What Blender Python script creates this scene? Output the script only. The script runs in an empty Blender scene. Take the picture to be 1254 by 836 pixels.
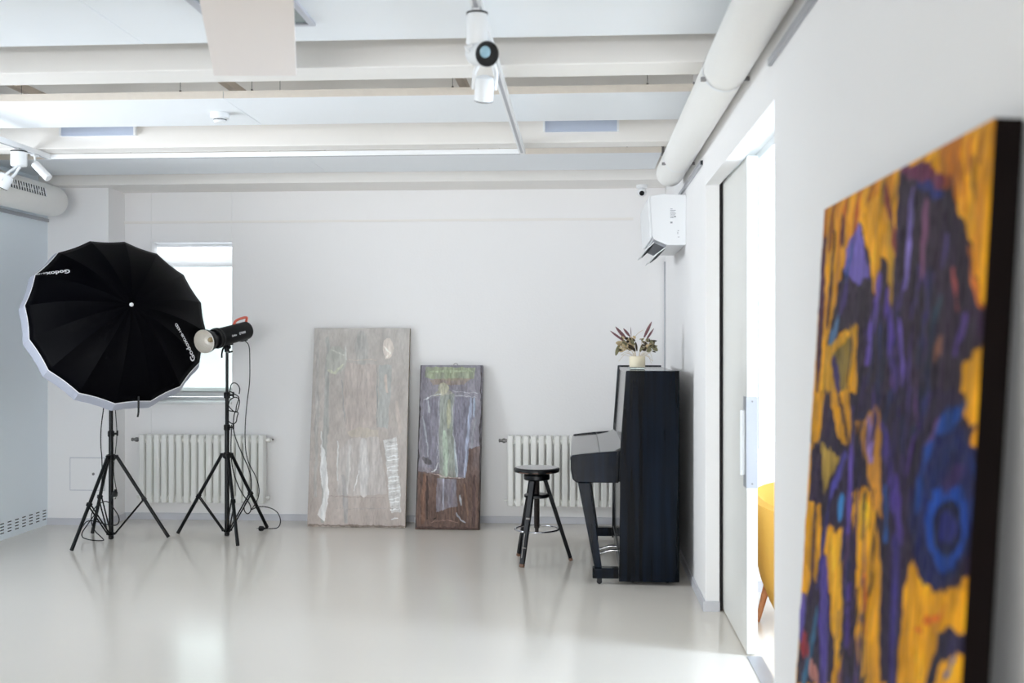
import bpy, bmesh, math, random
import numpy as np
from mathutils import Vector, Matrix
random.seed(4)
C = bpy.context.scene.collection
S = bpy.context.scene
PI = math.pi
V = Vector

# ------------------------------------------------------------------ camera, world, lights, exposure
cam_data = bpy.data.cameras.new('camera')
cam = bpy.data.objects.new('camera', cam_data); C.objects.link(cam)
cam.location = (0, 0, 1.4)
cam.rotation_euler = (PI/2, 0, math.atan(84/1300))
cam_data.sensor_width = 36.0
cam_data.lens = 37.32
cam_data.shift_y = -0.0008
cam_data.clip_start = 0.05
cam_data.dof.use_dof = True
cam_data.dof.focus_distance = 7.0
cam_data.dof.aperture_fstop = 2.4
S.camera = cam

W = bpy.data.worlds.new('world'); S.world = W; W.use_nodes = True
bg = W.node_tree.nodes['Background']
bg.inputs[0].default_value = (0.90, 0.95, 1.0, 1)
bg.inputs[1].default_value = 3.6

def area(name, loc, direction, sx, sy, power, color=(1, 1, 1), portal=False, spread=180):
    l = bpy.data.lights.new(name, 'AREA'); l.shape = 'RECTANGLE'; l.size = sx; l.size_y = sy
    l.energy = power; l.color = color; l.cycles.is_portal = portal; l.spread = math.radians(spread)
    o = bpy.data.objects.new(name, l); C.objects.link(o); o.location = loc
    o.rotation_euler = V(direction).to_track_quat('-Z', 'Y').to_euler()
    return o
# daylight at the window openings, plus added fill from the left
area('daylight_rear_left', (-2.75, -7.45, 1.7), (0, 1, -.15), 1.8, 1.9, 100, (0.86, 0.93, 1.0), spread=140)
area('fill_left', (-4.42, 5.15, 1.65), (1, 0.25, .12), 2.1, 1.1, 31, (0.90, 0.95, 1.0), spread=95)  # added fill for the far half of the room
area('daylight_rear_right', (-0.6, -7.45, 1.7), (0, 1, -.15), 1.8, 1.9, 140, (0.97, 0.98, 1.0), spread=140)
area('daylight_next_room', (4.25, 3.75, 1.45), (-1, 0.08, 0.0), 2.2, 1.05, 530, (0.66, 0.81, 1.0))
area('daylight_back_left', (-3.04, 8.62, 1.6), (0, -1, -0.15), 0.62, 1.2, 14, (0.86, 0.94, 1.0))
S.view_settings.view_transform = 'Standard'
S.view_settings.look = 'None'
S.view_settings.gamma = 1.0
S.view_settings.use_curve_mapping = False
S.view_settings.exposure = -0.10
S.cycles.use_denoising = True
S.cycles.max_bounces = 14
S.cycles.diffuse_bounces = 9
S.cycles.sample_clamp_indirect = 10
S.cycles.caustics_reflective = False
S.cycles.caustics_refractive = False

# ------------------------------------------------------------------ materials
def lin(c):
    return tuple(((v/255)/12.92 if v/255 <= .04045 else ((v/255+.055)/1.055)**2.4) for v in c)

def mat(name, rgb, rough=.6, metal=0, bump=0, bscale=20, var=0, vscale=3, trans=0, emit=0, coat=0, spec=.5, stretch=None, subsurf=0):
    m = bpy.data.materials.new(name); m.use_nodes = True
    nt = m.node_tree; N = nt.nodes; L = nt.links
    p = N['Principled BSDF']
    col = (*lin(rgb), 1)
    p.inputs['Base Color'].default_value = col
    p.inputs['Roughness'].default_value = rough
    p.inputs['Metallic'].default_value = metal
    p.inputs['Specular IOR Level'].default_value = spec
    if trans: p.inputs['Transmission Weight'].default_value = trans
    if coat: p.inputs['Coat Weight'].default_value = coat; p.inputs['Coat Roughness'].default_value = .08
    tc = N.new('ShaderNodeTexCoord')
    mp = N.new('ShaderNodeMapping'); L.new(tc.outputs['Object'], mp.inputs[0])
    if stretch: mp.inputs['Scale'].default_value = stretch
    if var:
        n = N.new('ShaderNodeTexNoise'); n.inputs['Scale'].default_value = vscale; n.inputs['Detail'].default_value = 5
        L.new(mp.outputs[0], n.inputs['Vector'])
        mx = N.new('ShaderNodeMix'); mx.data_type = 'RGBA'
        mx.inputs[6].default_value = tuple(min(1, v*(1+var)) for v in col[:3])+(1,)
        mx.inputs[7].default_value = tuple(v*(1-var) for v in col[:3])+(1,)
        L.new(n.outputs['Fac'], mx.inputs[0]); L.new(mx.outputs[2], p.inputs['Base Color'])
    if bump:
        n2 = N.new('ShaderNodeTexNoise'); n2.inputs['Scale'].default_value = bscale; n2.inputs['Detail'].default_value = 4
        L.new(mp.outputs[0], n2.inputs['Vector'])
        b = N.new('ShaderNodeBump'); b.inputs['Strength'].default_value = bump; b.inputs['Distance'].default_value = .01
        L.new(n2.outputs['Fac'], b.inputs['Height']); L.new(b.outputs[0], p.inputs['Normal'])
    return m

M = dict(
    wall=mat('wall_paint', (243, 242, 242), .85, bump=.10, bscale=60, var=.012, vscale=2),
    lwall=mat('left_wall_paint', (238, 247, 254), .7, bump=.05, bscale=60, var=.012, vscale=2),
    floor=mat('floor_epoxy', (231, 225, 216), .15, bump=.02, bscale=2.5, var=.035, vscale=1.2, spec=.5),
    ceiling=mat('ceiling_paint', (222, 218, 212), .85, var=.03, vscale=3),
    beam=mat('beam_paint', (240, 237, 233), .6, bump=.05, bscale=30, var=.015),
    panel=mat('panel_white', (242, 246, 250), .55, var=.01, vscale=4),
    panel_edge=mat('panel_edge', (240, 232, 222), .8, var=.05, vscale=30),
    batten=mat('batten_wood', (216, 202, 188), .75, var=.15, vscale=9, stretch=(1, .1, 1)),
    wire=mat('wire_grey', (95, 92, 90), .4, metal=.6),
    skirt=mat('baseboard_grey', (204, 205, 211), .45, var=.03),
    alu=mat('rail_aluminium', (172, 174, 180), .35, metal=.35),
    white=mat('white_plastic', (238, 240, 242), .35),
    lacquer=mat('white_lacquer', (238, 240, 240), .3, coat=.3),
    doorleaf=mat('door_white', (232, 232, 228), .3),
    enamel=mat('radiator_enamel', (234, 234, 230), .3),
    duct=mat('duct_paint', (241, 240, 237), .5, bump=.12, bscale=14),
    darkgap=mat('dark_gap', (22, 18, 20), .8),
    dark=mat('dark_recess', (45, 50, 55), .7),
    black=mat('black_metal', (6, 6, 8), .35, spec=.25),
    blackplastic=mat('black_plastic', (7, 8, 11), .42, bump=.05, bscale=200, spec=.25),
    rubber=mat('black_rubber', (14, 14, 15), .7),
    tube=mat('stand_tube', (6, 9, 12), .3, metal=.1, spec=.3),
    canopy=mat('black_canopy_fabric', (1, 1, 4), .45, bump=.08, bscale=90, spec=.05),
    diffuser=mat('white_diffusion_fabric', (176, 180, 194), .8, bump=.5, bscale=26, var=.04, vscale=14),
    piping=mat('white_piping', (240, 240, 244), .7),
    print=mat('white_print', (225, 226, 230), .6),
    silver=mat('reflector_silver', (244, 240, 233), .35, metal=.45, bump=.4, bscale=120),
    bulb=mat('flash_dome', (230, 205, 160), .15, trans=.3),
    salmon=mat('salmon_handle', (235, 112, 88), .4),
    chrome=mat('chrome', (200, 200, 205), .12, metal=1),
    steel=mat('dull_steel', (130, 128, 128), .35, metal=.9),
    wood_worn=mat('worn_wood', (118, 88, 70), .6, var=.2, vscale=30),
    stain=mat('stool_black_paint', (5, 7, 12), .3, spec=.3, var=.3, vscale=12),
    seattop=mat('stool_seat_paint', (20, 20, 25), .16, spec=.8, coat=.6, var=.2, vscale=12),
    column=mat('screw_column', (62, 56, 54), .45, metal=.5, bump=.4, bscale=150, stretch=(.1, .1, 1)),
    glass=mat('clear_glass', (235, 246, 240), .02, trans=1),
    wax=mat('cream_wax', (236, 226, 200), .5),
    sticker=mat('grey_print', (150, 152, 158), .7),
    lens=mat('lamp_lens_glare', (150, 185, 200), .08, coat=.5),
    bezel=mat('lamp_black_bezel', (8, 8, 10), .3),
    lightpanel=mat('light_panel_diffuser', (192, 203, 224), .35),
    skyglass=mat('ceiling_light_glass', (138, 150, 150), .15, var=.12, vscale=4),
    frame_grey=mat('ceiling_light_frame', (196, 198, 206), .4),
    canvas_side=mat('raw_canvas_side', (120, 105, 78), .9, var=.3, vscale=60),
    dark_canvas=mat('dark_canvas_side', (13, 6, 5), .7, var=.5, vscale=8, spec=.08),
    dark_edge=mat('brown_canvas_side', (48, 40, 40), .8, var=.3, vscale=30),
    yellow=mat('mustard_upholstery', (196, 150, 60), .75, bump=.15, bscale=180, var=.06, vscale=6),
    oak=mat('oak_leg', (190, 128, 84), .5, var=.12, vscale=10),
    spike=mat('dried_plume', (120, 84, 88), .9, var=.35, vscale=90),
    straw=mat('dried_straw', (206, 186, 148), .9, var=.25, vscale=60),
    leafg=mat('dried_green_leaf', (132, 128, 98), .8, var=.3, vscale=40),
    leafd=mat('dried_dark_leaf', (66, 56, 42), .8, var=.35, vscale=40),
    curtain=mat('blind_cloth', (240, 243, 246), .9),
)
# piano: polished black with fine scratches; bluish vertical streaks paint in the sheen
def piano_mat(name, rough, bump):
    m = mat(name, (1, 4, 9), rough, bump=bump, bscale=3, coat=0, spec=.10, stretch=(1, 1, .25))
    nt = m.node_tree; N = nt.nodes; L = nt.links; p = N['Principled BSDF']
    tc = N.new('ShaderNodeTexCoord')
    n = N.new('ShaderNodeTexNoise'); n.inputs['Scale'].default_value = 90; n.inputs['Detail'].default_value = 3
    L.new(tc.outputs['Object'], n.inputs['Vector'])
    r = N.new('ShaderNodeValToRGB'); r.color_ramp.elements[0].position = .74; r.color_ramp.elements[1].position = .78
    r.color_ramp.elements[0].color = (*lin((1, 4, 9)), 1); r.color_ramp.elements[1].color = (*lin((26, 28, 32)), 1)
    L.new(n.outputs['Fac'], r.inputs[0])
    mp3 = N.new('ShaderNodeMapping'); mp3.inputs['Scale'].default_value = (14, 1, .7); L.new(tc.outputs['Object'], mp3.inputs[0])
    n3 = N.new('ShaderNodeTexNoise'); n3.inputs['Scale'].default_value = 1.3; n3.inputs['Detail'].default_value = 5; L.new(mp3.outputs[0], n3.inputs['Vector'])
    r3 = N.new('ShaderNodeValToRGB'); r3.color_ramp.elements[0].position = .42; r3.color_ramp.elements[1].position = .70
    r3.color_ramp.elements[0].color = (0, 0, 0, 1); r3.color_ramp.elements[1].color = (*lin((12, 22, 36)), 1)
    L.new(n3.outputs['Fac'], r3.inputs[0])
    ad = N.new('ShaderNodeMix'); ad.data_type = 'RGBA'; ad.blend_type = 'ADD'; ad.inputs[0].default_value = 1
    L.new(r.outputs[0], ad.inputs[6]); L.new(r3.outputs[0], ad.inputs[7]); L.new(ad.outputs[2], p.inputs['Base Color'])
    n2 = N.new('ShaderNodeTexNoise'); n2.inputs['Scale'].default_value = 5; n2.inputs['Detail'].default_value = 6
    L.new(tc.outputs['Object'], n2.inputs['Vector'])
    mr = N.new('ShaderNodeMapRange'); mr.inputs[3].default_value = rough*.7; mr.inputs[4].default_value = rough*1.5
    L.new(n2.outputs['Fac'], mr.inputs[0]); L.new(mr.outputs[0], p.inputs['Roughness'])
    return m
M['piano'] = piano_mat('piano_side_black', .15, .012)
M['gloss'] = mat('piano_gloss_black', (12, 11, 15), .12, spec=.42)

# ------------------------------------------------------------------ mesh helpers
class MB:
    def __init__(s): s.bm = bmesh.new()
    def box(s, x0, x1, y0, y1, z0, z1):
        v = [s.bm.verts.new((x, y, z)) for x in (x0, x1) for y in (y0, y1) for z in (z0, z1)]
        for f in ((0, 1, 3, 2), (4, 6, 7, 5), (0, 4, 5, 1), (2, 3, 7, 6), (0, 2, 6, 4), (1, 5, 7, 3)):
            s.bm.faces.new([v[i] for i in f])
        return s
    def loft(s, rings, cap=True, closed=False):
        R = [[s.bm.verts.new(p) for p in r] for r in rings]
        n = len(R[0])
        for i in range(len(R)-1+(1 if closed else 0)):
            a, b = R[i], R[(i+1) % len(R)]
            for j in range(n):
                s.bm.faces.new((a[j], a[(j+1) % n], b[(j+1) % n], b[j]))
        if cap and not closed:
            s.bm.faces.new(list(reversed(R[0]))); s.bm.faces.new(R[-1])
        return s
    def frame(s, d):
        d = V(d).normalized()
        a = V((0, 0, 1)) if abs(d.z) < .95 else V((0, 1, 0))
        x = d.cross(a).normalized(); y = x.cross(d).normalized()
        return d, x, y
    def cyl(s, p0, p1, r0, r1=None, n=20, cap=True):
        p0, p1 = V(p0), V(p1); r1 = r0 if r1 is None else r1
        d, x, y = s.frame(p1-p0)
        return s.loft([[p+(x*math.cos(2*PI*i/n)+y*math.sin(2*PI*i/n))*r for i in range(n)] for p, r in ((p0, r0), (p1, r1))], cap)
    def lathe(s, o, d, prof, n=28, cap=True):
        o = V(o); d, x, y = s.frame(d)
        return s.loft([[o+d*h+(x*math.cos(2*PI*i/n)+y*math.sin(2*PI*i/n))*max(r, 1e-5) for i in range(n)] for h, r in prof], cap)
    def tube(s, pts, r, n=8, closed=False, smooth=0):
        P = [V(p) for p in pts]
        for _ in range(smooth):
            Q = []
            m = len(P)
            rng = range(m if closed else m-1)
            if not closed: Q.append(P[0])
            for i in rng:
                a, b = P[i], P[(i+1) % m]
                Q += [a*.75+b*.25, a*.25+b*.75]
            if not closed: Q.append(P[-1])
            P = Q
        rings = []; m = len(P); x = None
        for i, p in enumerate(P):
            if closed: t = P[(i+1) % m]-P[i-1]
            else: t = P[min(i+1, m-1)]-P[max(i-1, 0)]
            t.normalize()
            if x is None: _, x, _ = s.frame(t)
            x = (x-t*x.dot(t)).normalized(); y = t.cross(x)
            rings.append([p+(x*math.cos(2*PI*k/n)+y*math.sin(2*PI*k/n))*r for k in range(n)])
        return s.loft(rings, True, closed)
    def prism(s, poly, axis, a, b):
        def P(u, w, t):
            return ((t, u, w), (u, t, w), (u, w, t))[axis]
        return s.loft([[P(u, w, a) for u, w in poly], [P(u, w, b) for u, w in poly]])
    def rbox(s, c, ax, ay, az, hx, hy, hz):
        c, ax, ay, az = V(c), V(ax), V(ay), V(az)
        v = [s.bm.verts.new(c+ax*(i*hx)+ay*(j*hy)+az*(k*hz)) for i in (-1, 1) for j in (-1, 1) for k in (-1, 1)]
        for f in ((0, 1, 3, 2), (4, 6, 7, 5), (0, 4, 5, 1), (2, 3, 7, 6), (0, 2, 6, 4), (1, 5, 7, 3)):
            s.bm.faces.new([v[i] for i in f])
        return s

def root_loc(o):
    while o.parent: o = o.parent
    return o.location.copy()

def obj(name, mb, m, parent=None, bevel=0, smooth=None, seg=2, loc=None, fixn=True):
    """links ONE mesh object; coordinates are given in world space"""
    bm = mb.bm if isinstance(mb, MB) else mb
    if fixn: bmesh.ops.recalc_face_normals(bm, faces=bm.faces)
    me = bpy.data.meshes.new(name); bm.to_mesh(me); bm.free()
    o = bpy.data.objects.new(name, me); C.objects.link(o)
    if parent is not None:
        me.transform(Matrix.Translation(-root_loc(parent))); o.parent = parent
    else:
        if loc is None:
            co = np.empty(len(me.vertices)*3); me.vertices.foreach_get('co', co); co = co.reshape(-1, 3)
            loc = ((co[:, 0].min()+co[:, 0].max())/2, (co[:, 1].min()+co[:, 1].max())/2, co[:, 2].min())
        me.transform(Matrix.Translation(-V(loc))); o.location = loc
    me.materials.append(m)
    if smooth is None: smooth = 40
    if smooth:
        me.polygons.foreach_set('use_smooth', [True]*len(me.polygons))
        try: me.set_sharp_from_angle(angle=math.radians(smooth))
        except Exception: pass
    if bevel:
        b = o.modifiers.new('bevel', 'BEVEL'); b.width = bevel; b.segments = seg; b.limit_method = 'ANGLE'; b.angle_limit = math.radians(40)
        b.harden_normals = True
    return o

def tag(o, label, cat, group=None, kind=None):
    o['label'] = label; o['category'] = cat
    if group: o['group'] = group
    if kind: o['kind'] = kind
    return o
def thing(name, label, cat, loc, group=None):
    o = bpy.data.objects.new(name, None); C.objects.link(o); o.location = loc; o.empty_display_size = .1
    return tag(o, label, cat, group)
def struct(name, mb, m, label=None, cat=None, **k):
    o = obj(name, mb, m, **k)
    if o.parent is None:
        o['kind'] = 'structure'
        if label: o['label'] = label
        if cat: o['category'] = cat
    return o

# ------------------------------------------------------------------ room shell
XL, XR, YB, YR, ZC = -4.05, .645, 8.13, -7.0, 3.0
NX = 4.0; NY = 6.0; HD = 2.205          # next room: far wall, back wall, door head
struct('floor', MB().box(XL-.2, NX+.2, YR-.2, YB+.4, -.12, 0), M['floor'], 'glossy pale beige poured floor across the room', 'floor')
struct('ceiling', MB().box(XL-.2, NX+.2, YR-.2, YB+.45, ZC, ZC+.15), M['ceiling'], 'pale plaster ceiling above the hung panels', 'ceiling')
# back wall with window opening
WX0, WX1, WZ0, WZ1 = -3.36, -2.717, .905, 2.175
b = MB()
b.box(XL-.2, WX0, YB, YB+.2, 0, ZC).box(WX1, XR+.02, YB, YB+.2, 0, ZC).box(WX0, WX1, YB, YB+.2, 0, WZ0).box(WX0, WX1, YB, YB+.2, WZ1, ZC)
b.box(XL-.2, WX0-.09, YB+.2, YB+.4, 0, ZC).box(WX1+.09, XR+.02, YB+.2, YB+.4, 0, ZC).box(WX0-.09, WX1+.09, YB+.2, YB+.4, 0, WZ0-.02).box(WX0-.09, WX1+.09, YB+.2, YB+.4, WZ1, ZC)
struct('wall_back', b, M['wall'], 'white back wall behind the radiators', 'wall', bevel=.004)
struct('wall_left_pillar', MB().box(XL, -3.575, 7.84, YB, 0, ZC), M['wall'], 'white wall pier in the back left corner', 'wall')
struct('wall_left', MB().box(XL-.2, XL, YR-.2, 4.1, 0, ZC).box(XL-.2, XL, 6.2, YB, 0, ZC).box(XL-.2, XL, 4.1, 6.2, 0, 1.0).box(XL-.2, XL, 4.1, 6.2, 2.26, ZC), M['lwall'], 'pale bluish left wall with ventilation slots at its foot', 'wall')
wl = bpy.data.objects['wall_left']
f = MB()
f.box(XL-.15, XL-.09, 4.1, 4.16, 1.0, 2.26).box(XL-.15, XL-.09, 6.14, 6.2, 1.0, 2.26).box(XL-.15, XL-.09, 4.16, 6.14, 1.0, 1.06).box(XL-.15, XL-.09, 4.16, 6.14, 2.2, 2.26).box(XL-.15, XL-.09, 5.12, 5.18, 1.06, 2.2)
struct('window_6', f, M['white'], 'added unseen window in the left wall for fill light', 'window')  # unseen opening, added to let the left fill light in

b = MB()
for k in range(12):
    y = 7.79-.098*k
    for j in range(4):
        b.box(XL, XL+.0015, y-.026, y+.022, .045+j*.022, .052+j*.022)
obj('vent_slots', b, M['dark'], wl, smooth=0)
# right wall: front layer with the doorway, then pocket, then outer layer
D0, D1 = 3.594, 5.553
b = MB()
b.box(XR, .718, YR-.2, D0, 0, ZC).box(XR, .718, D1, YB, 0, ZC).box(XR, .718, D0, D1, HD, ZC)
struct('wall_right', b, M['wall'], 'white right wall with the sliding door opening', 'wall', bevel=.003)
b = MB()
b.box(.80, .86, YR-.2, D0, 0, ZC).box(.80, .86, D1, YB, 0, ZC).box(.80, .86, D0, D1, HD+.01, ZC)
b.box(.718, .80, YR-.2, D0, 0, ZC).box(.718, .80, YB-.5, YB, 0, ZC).box(.718, .80, D0, YB-.5, 2.25, ZC)
struct('wall_right_outer', b, M['lacquer'], 'outer leaf of the right wall around the door pocket', 'wall')
# dark block filling the pocket gap, standing in for its shade
struct('trim_2', MB().box(.7185, .7345, D1+.012, YB-.52, 0.001, 2.249), M['darkgap'], 'dark filler standing in for the shade inside the door pocket', 'trim')
# rear wall behind the camera with two windows
b = MB(); zz0, zz1 = .55, 2.45
b.box(XL-.2, XR+.02, YR-.2, YR, 0, zz0).box(XL-.2, XR+.02, YR-.2, YR, zz1, ZC)
for x0, x1 in ((XL-.2, -3.65), (-1.85, -1.5), (.3, XR+.02)): b.box(x0, x1, YR-.2, YR, zz0, zz1)
struct('wall_front', b, M['wall'], 'white wall with two large windows', 'wall')
for i, (x0, x1) in enumerate(((-3.65, -1.85), (-1.5, .3))):
    f = MB()
    f.box(x0, x0+.05, YR-.15, YR-.09, zz0, zz1).box(x1-.05, x1, YR-.15, YR-.09, zz0, zz1).box(x0+.05, x1-.05, YR-.15, YR-.09, zz1-.05, zz1).box(x0+.05, x1-.05, YR-.15, YR-.09, zz0, zz0+.05)
    f.box((x0+x1)/2-.03, (x0+x1)/2+.03, YR-.15, YR-.09, zz0+.05, zz1-.05)
    struct('window_%d' % (i+3), f, M['white'], 'white framed window behind the camera', 'window')
# next room
b = MB()
wy0, wy1, wz0, wz1 = 3.2, 4.3, .3, 2.6
b.box(NX, NX+.2, 1.5, wy0, 0, ZC).box(NX, NX+.2, wy1, NY, 0, ZC).box(NX, NX+.2, wy0, wy1, 0, wz0).box(NX, NX+.2, wy0, wy1, wz1, ZC)
struct('wall_next_room_right', b, M['wall'], 'white far wall of the next room', 'wall')
b = MB(); ax0, ax1, az0, az1 = .95, 2.3, .72, 2.5
b.box(.86, ax0, NY, NY+.25, 0, ZC).box(ax1, NX+.2, NY, NY+.25, 0, ZC).box(ax0, ax1, NY, NY+.25, 0, az0).box(ax0, ax1, NY, NY+.25, az1, ZC)
struct('wall_next_room_back', b, M['wall'], 'white back wall of the next room with a window', 'wall')
struct('wall_next_room_front', MB().box(.86, NX+.2, 1.3, 1.5, 0, ZC), M['wall'], 'white near wall of the next room', 'wall')
def window(name, x0, x1, z0, z1, y, label, mullion=True):
    r = bpy.data.objects.new(name, None); C.objects.link(r); r.location = ((x0+x1)/2, y, z0); r['kind'] = 'structure'; r['label'] = label; r['category'] = 'window'
    f = MB(); w = .055
    f.box(x0, x0+w, y, y+.06, z0, z1).box(x1-w, x1, y, y+.06, z0, z1).box(x0+w, x1-w, y, y+.06, z1-w, z1).box(x0+w, x1-w, y, y+.06, z0, z0+w)
    obj('window_frame', f, M['lacquer'], r, bevel=.004)
    f = MB(); g = w+.004
    f.box(x0+g, x0+g+.04, y-.012, y+.045, z0+g, z1-g).box(x1-g-.04, x1-g, y-.012, y+.045, z0+g, z1-g).box(x0+g+.04, x1-g-.04, y-.012, y+.045, z1-g-.04, z1-g).box(x0+g+.04, x1-g-.04, y-.012, y+.045, z0+g, z0+g+.045)
    obj('sash', f, M['lacquer'], r, bevel=.004)
    obj('pane', MB().box(x0+g+.04, x1-g-.04, y+.02, y+.026, z0+g+.045, z1-g-.04), M['glass'], r, smooth=0)
    return r
w1 = window('window_1', WX0-.088, WX1+.088, WZ0-.015, WZ1-.08, YB+.27, 'small bright window behind the black umbrella')
obj('window_sill', MB().box(WX0+.001, WX1-.001, YB-.025, YB+.26, WZ0+.0005, WZ0+.02), M['lacquer'], w1, bevel=.004)
mb_ = bpy.data.materials.new('sheer_blind'); mb_.use_nodes = True
nt_ = mb_.node_tree; nt_.nodes.remove(nt_.nodes['Principled BSDF'])
tl_ = nt_.nodes.new('ShaderNodeBsdfTranslucent'); tl_.inputs[0].default_value = (.97, .97, .97, 1)
tp_ = nt_.nodes.new('ShaderNodeBsdfTransparent'); ms_ = nt_.nodes.new('ShaderNodeMixShader'); ms_.inputs[0].default_value = .6
nt_.links.new(tp_.outputs[0], ms_.inputs[1]); nt_.links.new(tl_.outputs[0], ms_.inputs[2]); nt_.links.new(ms_.outputs[0], nt_.nodes['Material Output'].inputs[0])
obj('sheer_blind', MB().box(WX0+.004, WX1-.004, YB+.10, YB+.1005, WZ0+.085, WZ1-.03), mb_, w1, smooth=0)
obj('blind_tube', MB().cyl((WX0+.004, YB+.10, WZ1-.018), (WX1-.004, YB+.10, WZ1-.018), .014), M['curtain'], w1)
window('window_2', ax0, ax1, az0, az1, NY+.1, 'bright window seen through the doorway')
f = MB()
f.box(NX+.08, NX+.14, wy0, wy0+.06, wz0, wz1).box(NX+.08, NX+.14, wy1-.06, wy1, wz0, wz1).box(NX+.08, NX+.14, wy0+.06, wy1-.06, wz0, wz0+.06).box(NX+.08, NX+.14, wy0+.06, wy1-.06, wz1-.06, wz1)
struct('window_5', f, M['lacquer'], 'large window of the next room', 'window')

# baseboards
struct('baseboard_back', MB().box(-3.575, XR, YB-.013, YB, 0, .052), M['skirt'], 'grey baseboard along the back wall', 'baseboard', bevel=.002)
struct('baseboard_left', MB().box(XL, -3.562, 7.827, 7.84, 0, .052).box(-3.575, -3.562, 7.84, YB-.013, 0, .052), M['skirt'], 'grey baseboard around the corner pier', 'baseboard')
struct('baseboard_right', MB().prism([(XR-.012, YB-.013), (XR-.012, D1-.012), (.718, D1-.012), (.718, D1-.0005), (XR, D1-.0005), (XR, YB-.013)], 2, 0, .052), M['skirt'], 'grey baseboard along the right wall up to the door', 'baseboard')
struct('baseboard_next_room', MB().box(.86, NX, NY-.013, NY, 0, .06), M['skirt'], 'grey baseboard under the bright window of the next room', 'baseboard')
struct('trim_1', MB().box(.735, .80, D0, 4.76, 0, .004), M['alu'], 'thin metal floor track under the sliding door', 'trim')

# sliding door leaf
dr = bpy.data.objects.new('door_1', None); C.objects.link(dr); dr.location = (.76, 5.6, 0); dr['kind'] = 'structure'
dr['label'] = 'white sliding door leaf half drawn into the right wall'; dr['category'] = 'door'
obj('door_leaf', MB().box(.737, .784, 4.772, 6.35, .008, 2.222), M['doorleaf'], dr, bevel=.003)
hp = obj('handle_plate', MB().box(.7345, .7368, 4.775, 4.86, .745, 1.15).box(.7345, .784, 4.769, 4.7718, .745, 1.15), M['alu'], dr, smooth=0)
hd = MB().box(.712, .7342, 4.80, 4.815, .80, 1.09)
obj('door_handle', hd, M['white'], dr, bevel=.003)
s_ = MB()
for z in (.765, 1.13): s_.cyl((.760, 4.7688, z), (.760, 4.767, z), .004, n=10)
obj('screw', s_, M['steel'], hp)

# ------------------------------------------------------------------ ceiling: beams, hung panels, battens, wires
for i, (y0, y1, zb) in enumerate(((7.70, YB, 2.560), (6.155, 6.315, 2.546), (4.41, 4.617, 2.546), (2.75, 2.93, 2.546), (1.1, 1.28, 2.546), (-.6, -.42, 2.546))):
    b = MB()
    b.box(XL, XR, y0, y1, zb, ZC)
    struct('trim_%d' % (i+10), b, M['beam'], 'cream ceiling beam, %s' % ('flush with the back wall', 'second from the back wall', 'third from the back wall', 'above the camera', 'over the near half of the room', 'nearest the front wall')[i], 'beam', bevel=.006)
rows = ((6.93, 7.60, -1.83, .525, 'rearmost row'), (5.242, 5.90, -1.796, .552, 'middle row, behind the smoke detector'), (3.15, 4.262, -1.793, .56, 'front row'), (1.45, 2.55, -1.79, .56, 'row above the camera'))
ZP = 2.62
for ri, (y0, y1, xs, xe, nm) in enumerate(rows):
    for side, (x0, x1) in enumerate(((XL+.01, xs-.002), (xs+.002, xe))):
        x1_ = x1
        nm2 = nm
        if ri == 1: nm2 = ('middle row, left of the seam beside the smoke detector', 'middle row, right of the seam beside the smoke detector')[side]
        else: nm2 = nm+(', left board', ', right board')[side]
        r = thing('ceiling_panel', 'white hung ceiling panel, '+nm2, 'ceiling panel', ((x0+x1)/2, (y0+y1)/2, ZP), 'hung ceiling panels')
        obj('panel_board', MB().box(x0, x1, y0+.003, y1, ZP, ZP+.036), M['panel'], r, smooth=0)
        obj('panel_edge', MB().box(x0, x1, y0-.001, y0+.0029, ZP, ZP+.037), M['panel_edge'], r, smooth=0)
        wx = [x0+.25, x0+1.0, x1-.25] if side == 0 else [x0+.12, x0+1.15, x1-.22]
        for q, x in enumerate(wx):
            if q == 1: pass
            obj('hanging_wire', MB().cyl((x, y0+.08, ZP+.036), (x, y0+.08, ZC), .0016, n=6), M['wire'], r)
            obj('wire_grip', MB().cyl((x, y0+.08, ZP+.0365), (x, y0+.08, ZP+.062), .006, n=8), M['wire'], r)
            if x < x1-.3: obj('hanging_wire', MB().cyl((x+.14, y0+.10, ZP+.036), (x+.14, y0+.10, ZC), .0014, n=6), M['wire'], r)
        if side == 1 and ri < 3:
            obj('edge_bracket', MB().box(x1, x1+.018, y0+.02, y0+.10, ZP-.005, ZP+.05), M['steel'], r, smooth=0)
for k, x in enumerate((-3.0, -1.86, -.62)):
    for j, (y0, y1) in enumerate(((4.617, 6.155), (6.315, 7.70), (2.93, 4.41))):
        struct('trim_%d' % (20+k*3+j), MB().box(x-.02, x+.02, y0, y1, 2.74, 2.78), M['batten'], 'brown wooden batten above the hung panels', 'batten')

# lights on the ceiling beam
def slot_light(x0, x1, z0, z1, label):
    r = thing('ceiling_light', label, 'light', ((x0+x1)/2, 6.155, z0), 'flat lights on the ceiling beam')
    y = 6.154
    f = MB().box(x0, x0+.012, y-.03, y, z0, z1).box(x1-.012, x1, y-.03, y, z0, z1).box(x0+.012, x1-.012, y-.03, y, z1-.012, z1).box(x0+.012, x1-.012, y-.006, y, z0, z1-.012)
    obj('frame', f, M['white'], r, smooth=0)
    obj('diffuser', MB().box(x0+.012, x1-.012, y-.022, y-.0065, z0, z1-.013), M['lightpanel'], r, smooth=0)
slot_light(-3.096, -2.63, 2.618, 2.72, 'flat bluish ceiling light on the beam near the left wall')
slot_light(-.217, .221, 2.606, 2.72, 'flat bluish ceiling light on the beam right of the spotlight track')
r = thing('ceiling_light', 'square glazed ceiling light beside the slanted white board', 'light', (-1.3, 3.7, ZP))
x0, x1, y0, y1 = -1.40, -1.014, 3.42, 4.02
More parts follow.
